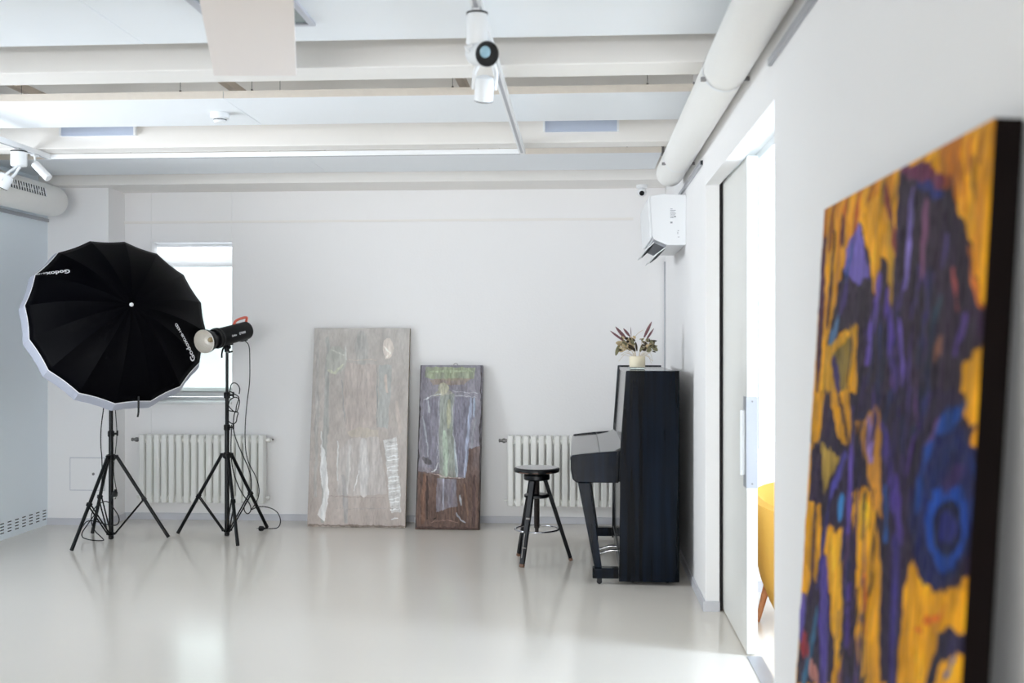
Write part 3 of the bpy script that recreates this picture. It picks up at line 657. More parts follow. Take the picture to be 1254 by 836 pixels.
BIG = [('L',[(0.101,0.008),(0.076,0.102)],(160,95,30),0.0238),
('L',[(0.211,0.009),(0.188,0.097)],(167,92,30),0.0221),
('L',[(0.312,0.009),(0.29,0.092)],(174,89,30),0.02),
('L',[(0.403,0.01),(0.383,0.088)],(151,86,30),0.0184),
('L',[(0.487,0.011),(0.468,0.084)],(158,123,30),0.0173),
('L',[(0.564,0.011),(0.547,0.08)],(165,120,30),0.0157),
('L',[(0.636,0.012),(0.619,0.077)],(172,117,30),0.0146),
('L',[(0.702,0.012),(0.686,0.073)],(179,114,30),0.0135),
('L',[(0.763,0.012),(0.749,0.071)],(156,111,30),0.0124),
('L',[(0.82,0.013),(0.807,0.068)],(163,108,30),0.0119),
('L',[(0.873,0.013),(0.861,0.065)],(170,105,30),0.0108),
('L',[(0.923,0.013),(0.911,0.063)],(177,102,30),0.0103),
('L',[(0.97,0.014),(0.959,0.061)],(154,99,30),0.0097),
('P',[(0.573,0.004),(0.685,0.009),(0.791,0.051),(0.848,0.079),(0.891,0.123),(0.936,0.175),(0.965,0.224),(0.994,0.271),(1.008,0.306),(0.989,0.34),(0.948,0.361),(0.945,0.403),(0.379,0.433),(0.361,0.29),(0.174,0.319),(0.115,0.335),(0.157,0.248),(0.19,0.195),(0.245,0.122),(0.327,0.071),(0.388,0.121),(0.443,0.195),(0.47,0.238),(0.491,0.198),(0.497,0.152),(0.567,0.184),(0.578,0.14),(0.576,0.076)],(38,28,55),0),
('P',[(0.35,0.06),(0.472,0.021),(0.482,0.13),(0.481,0.238),(0.443,0.195),(0.4,0.122)],(228,165,32),0),
('P',[(0.231,0.121),(0.328,0.075),(0.375,0.12),(0.427,0.194),(0.355,0.204),(0.286,0.185),(0.227,0.166)],(118,105,175),0),
('L',[(0.669,0.064),(0.651,0.221)],(140,125,190),0.0157),
('L',[(0.735,0.097),(0.736,0.203)],(140,95,125),0.0184),
('L',[(0.496,0.199),(0.449,0.361)],(110,90,170),0.0216),
('L',[(0.557,0.242),(0.631,0.417)],(90,70,150),0.0227),
('L',[(0.943,0.289),(0.916,0.331)],(100,75,150),0.0173),
('L',[(0.877,0.213),(0.907,0.273)],(160,85,80),0.0092),
('L',[(0.833,0.254),(0.801,0.297)],(60,85,95),0.0113),
('L',[(0.837,0.326),(0.826,0.353)],(120,85,70),0.013),
('L',[(0.839,0.155),(0.832,0.204)],(85,75,120),0.0097),
('L',[(0.788,0.218),(0.742,0.332)],(70,55,100),0.0119),
('L',[(0.637,0.295),(0.664,0.393)],(120,100,180),0.0124),
('L',[(0.287,0.126),(0.248,0.198)],(40,80,130),0.0146),
('L',[(0.262,0.199),(0.219,0.258)],(60,45,100),0.0243),
('L',[(0.116,0.07),(0.104,0.286)],(60,30,50),0.0157),
('L',[(0.194,0.048),(0.198,0.102)],(70,40,60),0.0146),
('L',[(0.029,0.086),(0.043,0.448)],(70,35,70),0.0259),
('L',[(0.195,0.28),(0.147,0.335)],(110,150,190),0.0189),
('L',[(0.741,0.036),(0.841,0.075)],(150,80,40),0.0162),
('L',[(0.493,0.017),(0.581,0.153)],(120,60,60),0.0167),
('L',[(0.53,0.102),(0.574,0.242)],(180,140,40),0.0184),
('L',[(0.932,0.045),(0.948,0.105)],(150,105,30),0.013),
('L',[(0.875,0.024),(0.904,0.119)],(190,120,30),0.0092),
('L',[(0.934,0.186),(0.993,0.281)],(190,110,40),0.0054),
('L',[(0.583,0.003),(0.808,0.059)],(110,55,85),0.0178),
('L',[(0.693,0.049),(0.812,0.085)],(50,60,120),0.0113),
('P',[(0.117,0.343),(0.354,0.282),(0.361,0.348),(0.328,0.436),(0.078,0.449)],(205,155,45),0),
('P',[(0.181,0.35),(0.314,0.312),(0.316,0.348),(0.299,0.43),(0.244,0.433)],(130,112,60),0),
('L',[(0.184,0.366),(0.245,0.437)],(60,50,110),0.0194),
('L',[(0.312,0.304),(0.327,0.433)],(70,45,60),0.0097),
('P',[(-0.021,0.451),(0.953,0.4),(0.966,0.441),(1.005,0.447),(0.991,0.479),(0.983,0.552),(1.015,0.596),(1.012,0.657),(0.965,0.694),(0.884,0.717),(0.821,0.716),(0.774,0.69),(0.74,0.745),(0.746,0.827),(0.735,0.914),(0.643,0.946),(0.62,0.775),(0.594,0.697),(0.562,0.645),(0.487,0.609),(0.394,0.638),(0.427,0.731),(0.475,0.839),(0.497,0.997),(0.402,1.03),(0.352,0.871),(0.333,0.728),(0.218,0.735),(0.199,0.786),(0.336,0.987),(0.324,1.057),(0.016,1.165),(0.009,0.996),(0.172,0.807),(0.149,0.716),(0.027,0.711),(0.039,0.616),(0.0,0.535)],(36,28,62),0),
('P',[(-0.021,0.451),(0.132,0.443),(0.08,0.57),(0.031,0.584)],(228,165,32),0),
('P',[(0.164,0.441),(0.336,0.432),(0.378,0.539),(0.263,0.543)],(228,165,32),0),
('P',[(0.389,0.494),(0.545,0.448),(0.608,0.662),(0.562,0.645),(0.477,0.563)],(212,150,55),0),
('P',[(0.113,0.567),(0.284,0.571),(0.171,0.672)],(185,155,75),0),
('P',[(-0.026,0.72),(0.147,0.708),(0.16,0.89),(0.01,0.859)],(200,145,35),0),
('P',[(0.221,0.75),(0.347,0.726),(0.38,0.994),(0.341,1.007)],(232,175,50),0),
('P',[(0.406,0.636),(0.562,0.645),(0.59,0.698),(0.59,0.808),(0.583,0.967),(0.508,0.993),(0.463,0.842)],(228,165,32),0),
('P',[(0.774,0.69),(0.821,0.716),(0.884,0.717),(0.966,0.699),(1.039,0.66),(1.048,0.731),(0.974,0.748),(0.909,0.778),(0.878,0.864),(0.743,0.911),(0.749,0.796)],(232,165,25),0),
('P',[(0.923,0.822),(0.981,0.792),(1.047,0.805),(0.92,0.849)],(228,165,32),0),
('P',[(1.034,0.558),(1.027,0.589),(1.012,0.621),(0.99,0.65),(0.962,0.676),(0.929,0.696),(0.892,0.71),(0.855,0.715),(0.819,0.71),(0.788,0.696),(0.765,0.673),(0.752,0.642),(0.75,0.606),(0.76,0.569),(0.781,0.533),(0.809,0.501),(0.844,0.476),(0.881,0.46),(0.918,0.452),(0.953,0.454),(0.983,0.463),(1.007,0.479),(1.023,0.502),(1.033,0.528)],(28,34,80),0),
('L',[(0.957,0.426),(0.842,0.467),(0.79,0.541),(0.792,0.599)],(25,70,135),0.0167),
('L',[(0.932,0.48),(0.866,0.52),(0.836,0.575)],(22,38,85),0.0146),
('P',[(0.998,0.592),(0.996,0.609),(0.988,0.626),(0.976,0.641),(0.96,0.655),(0.94,0.666),(0.919,0.674),(0.896,0.677),(0.874,0.675),(0.855,0.668),(0.84,0.657),(0.83,0.642),(0.826,0.624),(0.829,0.606),(0.838,0.587),(0.852,0.57),(0.871,0.556),(0.892,0.546),(0.915,0.541),(0.937,0.54),(0.957,0.543),(0.974,0.551),(0.987,0.562),(0.995,0.576)],(20,75,155),0),
('P',[(0.98,0.599),(0.979,0.609),(0.975,0.62),(0.967,0.63),(0.957,0.639),(0.943,0.646),(0.928,0.65),(0.912,0.652),(0.897,0.651),(0.882,0.648),(0.871,0.641),(0.863,0.633),(0.859,0.622),(0.859,0.611),(0.864,0.6),(0.873,0.589),(0.885,0.58),(0.899,0.574),(0.915,0.57),(0.931,0.569),(0.946,0.57),(0.959,0.574),(0.969,0.581),(0.976,0.589)],(22,22,58),0),
('P',[(0.954,0.604),(0.954,0.61),(0.951,0.616),(0.947,0.622),(0.941,0.627),(0.934,0.631),(0.925,0.634),(0.917,0.635),(0.908,0.634),(0.901,0.632),(0.894,0.628),(0.89,0.623),(0.888,0.617),(0.888,0.61),(0.89,0.604),(0.895,0.598),(0.901,0.593),(0.909,0.589),(0.918,0.586),(0.926,0.586),(0.935,0.587),(0.942,0.589),(0.948,0.593),(0.952,0.598)],(48,52,125),0),
('P',[(0.909,0.778),(0.948,0.756),(1.048,0.736),(1.053,0.764),(0.981,0.79),(0.923,0.822),(0.892,0.859),(0.871,0.867)],(30,28,70),0),
('L',[(0.371,0.474),(0.385,0.718)],(105,85,165),0.0162),
('L',[(0.21,0.831),(0.263,1.076)],(85,72,145),0.0443),
('L',[(0.573,0.485),(0.707,0.668)],(85,68,145),0.0221),
('L',[(0.69,0.678),(0.708,0.921)],(70,60,130),0.0232),
('L',[(0.409,0.828),(0.421,0.938)],(82,62,135),0.0238),
('L',[(0.489,0.486),(0.512,0.552)],(145,125,195),0.0238),
('L',[(0.324,0.663),(0.315,0.695)],(70,135,190),0.0313),
('L',[(0.231,0.663),(0.16,0.89)],(60,60,130),0.0124),
('L',[(0.325,0.566),(0.231,0.663)],(90,85,170),0.02),
('L',[(0.239,0.437),(0.347,0.542)],(55,35,60),0.0108),
('L',[(0.148,0.442),(0.141,0.547)],(60,35,60),0.0119),
('L',[(0.099,0.716),(0.103,0.937)],(50,35,70),0.0173),
('L',[(0.616,0.597),(0.633,0.683)],(60,110,180),0.0108),
('L',[(0.468,0.633),(0.473,0.715)],(150,125,60),0.0124),
('L',[(0.8,0.408),(0.722,0.545)],(88,60,130),0.0119),
('L',[(0.928,0.719),(0.894,0.782)],(200,130,60),0.0043),
('L',[(0.803,0.804),(0.917,0.743)],(200,100,40),0.0054),
('L',[(0.493,0.752),(0.544,0.887)],(235,120,25),0.0097),
('L',[(0.996,0.489),(1.015,0.636)],(40,60,110),0.0043),
('L',[(0.174,0.95),(0.084,1.138)],(60,110,140),0.0259),
('L',[(0.039,1.039),(0.098,1.054)],(150,50,60),0.0329),
('L',[(0.14,1.081),(0.207,1.083)],(200,140,130),0.0238),
('L',[(0.9,0.548),(0.965,0.518)],(60,40,90),0.0151),
('L',[(0.036,0.955),(0.022,1.044)],(95,85,160),0.0297),
('L',[(0.67,0.57),(0.714,0.655)],(100,75,160),0.0119),
('L',[(0.981,0.792),(0.947,0.835)],(60,90,150),0.0043)]
P1 = [('L',[(0.148,0.052),(0.157,0.973)],(150,150,144),0.0207),
('L',[(0.045,0.027),(0.076,0.848)],(158,152,146),0.0151),
('P',[(0.358,0.177),(0.667,0.189),(0.689,0.5),(0.358,0.525),(0.313,0.351)],(168,150,140),0),
('L',[(0.495,0.04),(0.512,0.164)],(155,152,146),0.0565),
('P',[(0.35,0.164),(0.341,0.197),(0.312,0.223),(0.269,0.237),(0.221,0.237),(0.177,0.223),(0.147,0.197),(0.135,0.164),(0.144,0.132),(0.173,0.106),(0.216,0.091),(0.264,0.091),(0.308,0.106),(0.338,0.132)],(158,161,148),0),
('L',[(0.167,0.22),(0.232,0.233),(0.307,0.189)],(178,182,150),0.0113),
('L',[(0.189,0.114),(0.319,0.139)],(178,178,165),0.0075),
('L',[(0.33,0.09),(0.348,0.164)],(172,172,165),0.0057),
('P',[(0.841,0.102),(0.836,0.125),(0.819,0.143),(0.795,0.153),(0.767,0.153),(0.742,0.143),(0.725,0.125),(0.718,0.102),(0.723,0.079),(0.74,0.061),(0.764,0.051),(0.792,0.051),(0.817,0.061),(0.834,0.079)],(204,186,170),0),
('L',[(0.728,0.096),(0.806,0.127),(0.755,0.152)],(222,205,190),0.0075),
('L',[(0.358,0.164),(0.666,0.164)],(185,165,145),0.0028),
('P',[(0.692,0.189),(0.826,0.189),(0.8,0.512),(0.689,0.5)],(150,154,150),0),
('L',[(0.672,0.201),(0.684,0.506)],(125,135,132),0.0038),
('L',[(0.31,0.264),(0.348,0.475)],(145,142,138),0.0057),
('L',[(0.758,0.239),(0.773,0.326)],(182,160,145),0.0113),
('P',[(0.371,0.531),(0.51,0.502),(0.703,0.522),(0.709,0.556),(0.423,0.556)],(176,160,138),0),
('P',[(0.397,0.562),(0.704,0.55),(0.787,0.774),(0.802,0.836),(0.305,0.848),(0.297,0.624)],(170,160,154),0),
('L',[(0.551,0.575),(0.572,0.836)],(184,178,174),0.0377),
('L',[(0.411,0.6),(0.394,0.836)],(178,172,166),0.017),
('L',[(0.283,0.575),(0.302,0.774)],(190,190,186),0.0057),
('L',[(0.518,0.724),(0.47,0.823)],(200,198,196),0.0038),
('L',[(0.353,0.749),(0.399,0.973)],(150,144,142),0.0207),
('P',[(0.117,0.587),(0.162,0.624),(0.2,0.749),(0.216,0.848),(0.177,0.973),(0.105,0.942),(0.157,0.848),(0.117,0.724)],(206,206,206),0),
('L',[(0.11,0.525),(0.13,0.6)],(195,195,192),0.0047),
('P',[(0.755,0.568),(0.895,0.552),(0.913,0.724),(0.947,0.836),(0.957,0.923),(0.855,0.925),(0.82,0.848),(0.801,0.724)],(186,186,184),0),
('L',[(0.781,0.582),(0.896,0.575)],(165,160,155),0.0047),
('L',[(0.784,0.6),(0.899,0.592)],(206,208,208),0.0047),
('L',[(0.787,0.617),(0.901,0.609)],(206,208,208),0.0047),
('L',[(0.79,0.634),(0.904,0.627)],(165,160,155),0.0047),
('L',[(0.793,0.652),(0.907,0.644)],(206,208,208),0.0047),
('L',[(0.796,0.669),(0.909,0.662)],(206,208,208),0.0047),
('L',[(0.799,0.687),(0.912,0.679)],(165,160,155),0.0047),
('L',[(0.802,0.704),(0.915,0.697)],(206,208,208),0.0047),
('L',[(0.805,0.721),(0.917,0.714)],(206,208,208),0.0047),
('L',[(0.809,0.739),(0.92,0.731)],(165,160,155),0.0047),
('L',[(0.812,0.756),(0.923,0.749)],(206,208,208),0.0047),
('L',[(0.815,0.774),(0.925,0.766)],(206,208,208),0.0047),
('L',[(0.818,0.791),(0.928,0.784)],(165,160,155),0.0047),
('L',[(0.821,0.808),(0.93,0.801)],(206,208,208),0.0047),
('L',[(0.824,0.826),(0.933,0.818)],(206,208,208),0.0047),
('L',[(0.827,0.843),(0.936,0.836)],(165,160,155),0.0047),
('L',[(0.83,0.861),(0.938,0.853)],(206,208,208),0.0047),
('L',[(0.833,0.878),(0.941,0.871)],(206,208,208),0.0047),
('L',[(0.836,0.896),(0.944,0.888)],(165,160,155),0.0047),
('L',[(0.839,0.913),(0.946,0.905)],(206,208,208),0.0047),
('L',[(0.856,0.96),(0.92,0.954)],(196,196,196),0.0075),
('L',[(0.203,0.848),(0.79,0.854)],(150,128,118),0.0028),
('L',[(0.005,0.991),(0.997,0.995)],(120,100,85),0.0075),
('L',[(0.282,0.91),(0.944,0.904)],(150,140,134),0.0028),
('L',[(0.877,0.376),(0.933,0.525)],(176,158,146),0.0188)]
P2 = [('P',[(0.095,0.013),(0.883,0.013),(0.864,0.086),(0.469,0.1),(0.066,0.079)],(138,148,116),0),
('L',[(0.13,0.041),(0.834,0.035)],(150,160,130),0.0081),
('P',[(0.134,0.09),(0.837,0.079),(0.705,0.124),(0.203,0.124)],(142,126,112),0),
('P',[(0.076,0.221),(0.308,0.195),(0.344,0.644),(0.172,0.631),(0.061,0.477)],(116,113,126),0),
('P',[(0.559,0.195),(0.877,0.208),(0.777,0.688),(0.654,0.688),(0.554,0.387)],(116,114,130),0),
('P',[(0.008,0.656),(0.24,0.663),(0.671,0.695),(0.77,0.688),(0.81,0.515),(0.975,0.503),(1.0,1.005),(0.0,1.005)],(98,74,64),0),
('L',[(0.126,0.682),(0.112,0.964)],(120,85,68),0.0178),
('L',[(0.902,0.682),(0.917,0.977)],(85,64,60),0.0145),
('L',[(0.756,0.733),(0.815,0.913)],(118,88,72),0.0113),
('L',[(0.159,0.682),(0.193,0.938)],(60,45,42),0.0081),
('P',[(0.324,0.692),(0.622,0.701),(0.641,0.862),(0.517,0.874),(0.315,0.9)],(122,120,134),0),
('L',[(0.424,0.701),(0.419,0.887)],(145,145,160),0.0081),
('L',[(0.54,0.714),(0.566,0.862)],(108,100,112),0.0057),
('P',[(0.324,0.182),(0.565,0.179),(0.537,0.387),(0.644,0.685),(0.367,0.695),(0.331,0.387)],(142,150,136),0),
('L',[(0.422,0.413),(0.455,0.676)],(152,168,150),0.021),
('L',[(0.477,0.221),(0.471,0.387)],(156,156,130),0.0162),
('L',[(0.576,0.477),(0.621,0.682)],(148,160,166),0.0097),
('P',[(0.479,0.146),(0.47,0.161),(0.443,0.172),(0.403,0.179),(0.358,0.179),(0.318,0.172),(0.289,0.161),(0.278,0.146),(0.287,0.132),(0.314,0.12),(0.354,0.114),(0.399,0.114),(0.44,0.12),(0.468,0.132)],(165,164,136),0),
('P',[(0.191,0.195),(0.371,0.124),(0.541,0.176),(0.375,0.188)],(160,158,138),0),
('L',[(0.076,0.221),(0.191,0.192),(0.34,0.176)],(185,186,190),0.004),
('L',[(0.54,0.163),(0.942,0.176)],(165,166,176),0.0032),
('L',[(0.575,0.188),(0.91,0.201)],(170,172,180),0.0032),
('L',[(0.308,0.195),(0.33,0.631)],(150,152,160),0.0032),
('L',[(0.542,0.195),(0.549,0.413),(0.644,0.682)],(170,175,180),0.004),
('L',[(0.827,0.208),(0.753,0.682)],(148,156,178),0.0113),
('L',[(0.877,0.208),(0.866,0.323)],(150,165,185),0.0081),
('L',[(0.067,0.323),(0.134,0.477)],(160,164,172),0.0073),
('L',[(0.9,0.336),(0.843,0.515)],(140,142,150),0.0081),
('L',[(0.143,0.221),(0.165,0.297)],(155,158,165),0.0073),
('L',[(0.144,0.477),(0.167,0.567)],(150,152,160),0.0057),
('L',[(0.239,0.656),(0.305,0.644),(0.329,0.605)],(185,186,190),0.0057),
('L',[(0.207,0.663),(0.44,0.688),(0.737,0.692)],(170,150,145),0.0032),
('L',[(0.102,0.579),(0.203,0.605)],(88,84,88),0.021),
('L',[(0.694,0.797),(0.703,0.855)],(165,170,178),0.0073),
('L',[(0.634,0.906),(0.702,0.945),(0.768,0.958)],(150,152,160),0.0065),
('L',[(0.259,0.958),(0.456,0.945),(0.653,0.958)],(130,100,90),0.004),
('L',[(0.291,0.938),(0.323,0.932)],(15,12,12),0.0049),
('L',[(0.007,0.003),(0.012,0.99)],(52,46,46),0.0073),
('L',[(0.983,0.003),(0.99,0.99)],(60,54,54),0.0049),
('L',[(-0.001,0.99),(1.0,0.992)],(78,58,52),0.0081)]
def bg_big(u, v, noise):
    base = np.array((226, 164, 34.)); dk = np.array((168, 96, 34.))
    ny, nx = u.shape
    t = np.clip((noise(nx, ny, 30, 14)-.45)*2.2, 0, 1)*np.clip(1.15-v*2.2, .15, 1)
    return base*(1-t[..., None]*.75)+dk*t[..., None]*.75
def bg1(u, v, noise):
    ny, nx = u.shape
    a = np.array((163, 155, 147.)); b = np.array((164, 145, 134.))
    return a*(1-v[..., None])+b*v[..., None]+(noise(nx, ny, 14, 3)-.5)[..., None]*np.array((12, 14, 15.))
def bg2(u, v, noise):
    ny, nx = u.shape
    a = np.array((128, 124, 134.)); b = np.array((96, 76, 68.))
    t = np.clip((v-.62)*8, 0, 1)[..., None]
    return a*(1-t)+b*t+(noise(nx, ny, 18, 5)-.5)[..., None]*22

# big painting: lies back against the right wall; v coordinate was measured in metres from the top
kk = .05913; top = 1.723; H3 = 1.722
TLb = V((.600, 2.658, top)); TRb = V((.600, 1.578, top)); BLb = V((.600-kk*(top-.003), 2.658, .003))
Hb = (BLb-TLb).length
BIGn = [(k, [(p[0], p[1]*math.sqrt(1+kk*kk)/Hb) for p in pts], c, w) for k, pts, c, w in BIG]
random.seed(7)
for i in range(95):   # dry streaks inside the dark figure
    if i % 3: u0, v0, L0_ = random.uniform(.40, .86), random.uniform(.10, .36), random.uniform(.03, .12)
    else: u0, v0, L0_ = random.uniform(.34, .60), random.uniform(.36, .58), random.uniform(.05, .14)
    if .62 < u0 and v0 > .30: continue
    BIGn.append(('L', [(u0, v0), (u0-random.uniform(-.02, .05), v0+L0_)], random.choice([(78, 62, 120), (52, 40, 84), (24, 18, 36), (24, 18, 36), (40, 52, 92), (96, 70, 110), (30, 44, 66), (18, 14, 26)]), random.uniform(.003, .009)))
for i in range(26):   # the lower part below the frame edge goes on in the same manner
    u0 = random.random()*.9+.05; v0 = .72+random.random()*.2
    BIGn.append(('L', [(u0, v0), (u0+random.uniform(-.08, .08), min(.99, v0+random.uniform(.05, .22)))], random.choice([(38, 28, 62), (85, 70, 145), (28, 34, 80), (150, 70, 50), (30, 80, 140), (210, 150, 40)]), random.uniform(.008, .03)))
big, _ = painting('painting', 'large yellow and purple abstract painting leaning on the right wall, nearest the viewer', TLb, TRb, BLb, .040, 460, 620, bg_big, BIGn, 5, M['dark_canvas'], .004, None, .006, .10, .55, 0, (1.1, 1.0, -9))

def lean(xl_b, xr_b, yb, xl_t, xr_t, yt, zt, *a, **k):
    TL = V((xl_t, yt, zt)); TR = V((xr_t, yt, zt)); BL = V((xl_b, yb, .002))
    return painting('painting', *a[:1], TL, TR, BL, *a[1:], **k)
p1, n1 = lean(-2.052, -1.308, 7.865, -2.052, -1.308, 8.088, 1.496, 'large grey-beige figure painting leaning on the back wall, left of the narrow one', .030, 240, 440, bg1, P1, 11, M['canvas_side'], .006, 'paintings leaning on the back wall', jag=.004, streak=.035, soft=.35, tone=(.5, 1.16, 10))
p2, n2 = lean(-1.225, -.745, 7.812, -1.225, -.745, 8.080, 1.212, 'narrow painting of a pale figure on purple and brown, leaning beside the grey one', .034, 170, 400, bg2, P2, 12, M['dark_edge'], .008, 'paintings leaning on the back wall', jag=.004, streak=.07, soft=.4, tone=(.8, 1.10, 8))
obj('hanging_ring', MB().tube([(-.955+.016*math.cos(t), 8.095, 1.212+.014*math.sin(t)) for t in [PI*i/8 for i in range(9)]], .002, 6), M['steel'], p2)
# small wall sockets by the paintings
for x in (-1.262, ):
    b = MB(); b.box(x-.012, x+.012, YB-.05, YB-.014, .0, .045)
    tag(obj('floor_box', b, M['white'], bevel=.003), 'tiny white cable box on the floor between the two leaning paintings', 'cable box')

# ------------------------------------------------------------------ text helper
def text_mesh(s, size, offset=0.0):
    cu = bpy.data.curves.new('txt', 'FONT'); cu.body = s; cu.size = size; cu.offset = offset; cu.resolution_u = 3
    cu.align_x = 'LEFT'
    o = bpy.data.objects.new('txt', cu); C.objects.link(o)
    dg = bpy.context.evaluated_depsgraph_get(); dg.update()
    me = bpy.data.meshes.new_from_object(o.evaluated_get(dg))
    bm = bmesh.new(); bm.from_mesh(me)
    bpy.data.objects.remove(o); bpy.data.curves.remove(cu); bpy.data.meshes.remove(me)
    bmesh.ops.subdivide_edges(bm, edges=[e for e in bm.edges if e.calc_length() > size*.35], cuts=2)
    bmesh.ops.triangulate(bm, faces=bm.faces)
    return bm

# ------------------------------------------------------------------ light stands
def stand(base, feet, hub_z, top_z, knob_z, label, foot_knob=None):
    bx, by = base
    r = thing('light_stand', label, 'light stand', (bx, by, 0), 'black tripod light stands')
    obj('lower_tube', MB().cyl((bx, by, .02), (bx, by, knob_z[0]), .0165), M['tube'], r)
    z = knob_z[0]; rad = .0135
    cuts = list(knob_z[1:])+[top_z]
    for i, zz in enumerate(cuts):
        obj('extension_tube', MB().cyl((bx, by, z+.0205), (bx, by, zz), rad), M['tube'], r); z = zz; rad -= .003
    for zz in knob_z:
        c = obj('collar', MB().lathe((bx, by, zz-.022), (0, 0, 1), [(0, .0205), (.006, .023), (.036, .023), (.042, .017)], 20), M['blackplastic'], r)
        k = MB().cyl((bx+.02, by-.004, zz), (bx+.042, by-.006, zz), .007); k.rbox((bx+.048, by-.0065, zz+.004), (1, 0, 0), (0, 1, 0), (0, 0, 1), .006, .005, .019)
        obj('knob', k, M['blackplastic'], c, bevel=.002)
    obj('hub', MB().lathe((bx, by, hub_z-.03), (0, 0, 1), [(0, .022), (.008, .030), (.03, .030), (.045, .022)], 20), M['blackplastic'], r)
    obj('lower_hub', MB().lathe((bx, by, .028), (0, 0, 1), [(0, .019), (.004, .026), (.018, .026), (.022, .019)], 20), M['blackplastic'], r)
    obj('tube_cap', MB().lathe((bx, by, .001), (0, 0, 1), [(0, .012), (.004, .018), (.03, .018)], 18), M['rubber'], r)
    for fx, fy in feet:
        f = V((fx, fy, .012)); d = V((fx-bx, fy-by, 0)).normalized()
        t = V((bx, by, hub_z))+d*.038
        sd_ = d.cross(V((0, 0, 1)))
        obj('hinge', MB().rbox(V((bx, by, hub_z-.004))+d*.034, d, sd_, V((0, 0, 1)), .014, .013, .013), M['blackplastic'], r, bevel=.003)
        l = obj('leg', MB().tube([t, f], .0122, 10), M['tube'], r)
        obj('rubber_foot', MB().cyl(f+(t-f).normalized()*.045, f-(t-f).normalized()*.004, .0125), M['rubber'], l)
        k_ = f*.53+t*.47
        b = MB()
        for sg in (-1, 1):
            b.tube([k_+sd_*sg*.012, V((bx, by, .040))+d*.028+sd_*sg*.010], .0052, 8)
        br_ = obj('brace', b, M['black'], r)
        obj('leg_clamp', MB().rbox(k_, (t-f).normalized(), sd_, (t-f).normalized().cross(sd_), .013, .0165, .013), M['blackplastic'], r, bevel=.003)
        obj('rivet', MB().cyl(V((bx, by, .040))+d*.028-sd_*.0155, V((bx, by, .040))+d*.028+sd_*.0155, .007, n=12), M['blackplastic'], r)
    return r
sA, sB = (-3.306, 7.292), (-2.531, 7.467)
stand(sA, [(-3.374, 6.851), (-2.915, 7.348), (-3.530, 7.48)], .585, 1.295, (.745, 1.02), 'black tripod light stand holding the umbrella')
stand(sB, [(-2.906, 7.508), (-2.328, 7.087), (-2.333, 7.779)], .585, 1.317, (.78, 1.01), 'black tripod light stand holding the bare studio flash')

def strobe(Cc, a, label, text=False, refl=True, tilt_pt=None):
    a = V(a).normalized(); Cc = V(Cc)
    side = a.cross(V((0, 0, 1))).normalized(); up = side.cross(a).normalized()
    r = thing('studio_flash', label, 'studio flash', tilt_pt, 'studio flashes')
    body = obj('body', MB().lathe(Cc-a*.235, a, [(0, .045), (.004, .056), (.012, .066), (.33, .066), (.335, .062)], 40), M['blackplastic'], r)
    obj('front_collar', MB().lathe(Cc+a*.1005, a, [(0, .068), (.003, .074), (.022, .074), (.024, .069), (.045, .069), (.05, .055)], 40), M['black'], r)
    if refl:
        rr = obj('reflector', MB().lathe(Cc+a*.1515, a, [(0, .054), (.02, .060), (.07, .080), (.088, .083), (.105, .083), (.105, .0805), (.089, .0805), (.07, .0765), (.03, .058), (.012, .035), (.010, .002)], 48, cap=False), M['black'], r)
        obj('reflector_lining', MB().lathe(Cc+a*.1535, a, [(.104, .0803), (.088, .0797), (.07, .0755), (.03, .057), (.014, .034), (.013, .002)], 48, cap=False), M['silver'], rr)
        obj('reflector_rim', MB().lathe(Cc+a*.2545, a, [(0, .0838), (.003, .0842), (.005, .0836), (.005, .0802), (0, .0802), (0, .0838)], 48, cap=False), M['silver'], rr)
        obj('flash_bulb', MB().lathe(Cc+a*.168, a, [(0, .016), (.02, .018), (.034, .012), (.040, .002)], 24), M['bulb'], r)
    # rear control face
    obj('control_panel', MB().lathe(Cc-a*.2355, -a, [(0, .044), (.004, .040)], 32), M['black'], r)
    # handle at the top rear
    h0 = Cc-a*.232+up*.055; h1 = Cc-a*.25+up*.098; h2 = Cc-a*.12+up*.094; h3 = Cc-a*.09+up*.064
    obj('handle', MB().tube([h0, h0*.4+h1*.6-a*.006, h1, h2, h3], .0095, 8, smooth=2), M['salmon'], r)
    # tilt bracket and lever below
    b_ = MB(); tp = V(tilt_pt)
    b_.rbox(Cc-up*.068+a*.0, a, side, up, .045, .013, .0065)
    obj('mount_plate', b_, M['blackplastic'], r, bevel=.003)
    obj('tilt_bracket', MB().cyl(tp+V((0, 0, -.0)), tp+V((0, 0, .042)), .017).cyl(tp+V((0, 0, .036))-side*.024, tp+V((0, 0, .036))+side*.024, .015), M['blackplastic'], r)
    obj('tilt_lever', MB().tube([tp+V((0, 0, .036))+a*.012, tp+V((0, 0, .040))+a*.042, tp+V((0, 0, .005))+a*.060, tp+V((0, 0, -.03))+a*.060], .006, 8, smooth=1), M['blackplastic'], r)
    obj('lock_screw', MB().cyl(tp+V((.014, -.004, -.0)), tp+V((.042, -.008, .004)), .006), M['blackplastic'], r)
    obj('power_inlet', MB().rbox(Cc-a*.185-up*.064, a, side, up, .032, .016, .009), M['blackplastic'], r, bevel=.003)
    if text:
        view = (V((0, 0, 1.4))-Cc).normalized(); n = (view-a*view.dot(a)).normalized(); n = (n+up*-.10).normalized(); t = a.cross(n)
        if t.z < 0: t = -t
        for s_, sz, x0, y0 in (('Godox', .019, -.03, -.012), ('QT600II', .022, .055, -.010)):
            bm = text_mesh(s_, sz, .0006)
            for v_ in bm.verts:
                x, y = v_.co.x+x0, v_.co.y+y0; th = y/.067
                v_.co = Cc-a*x+(n*math.cos(th)+t*math.sin(th))*.0667
            obj('lettering', bm, M['print'], r, smooth=0, fixn=False)
    return r, up, side
aB = V((-.318, -.931, -.17)).normalized()
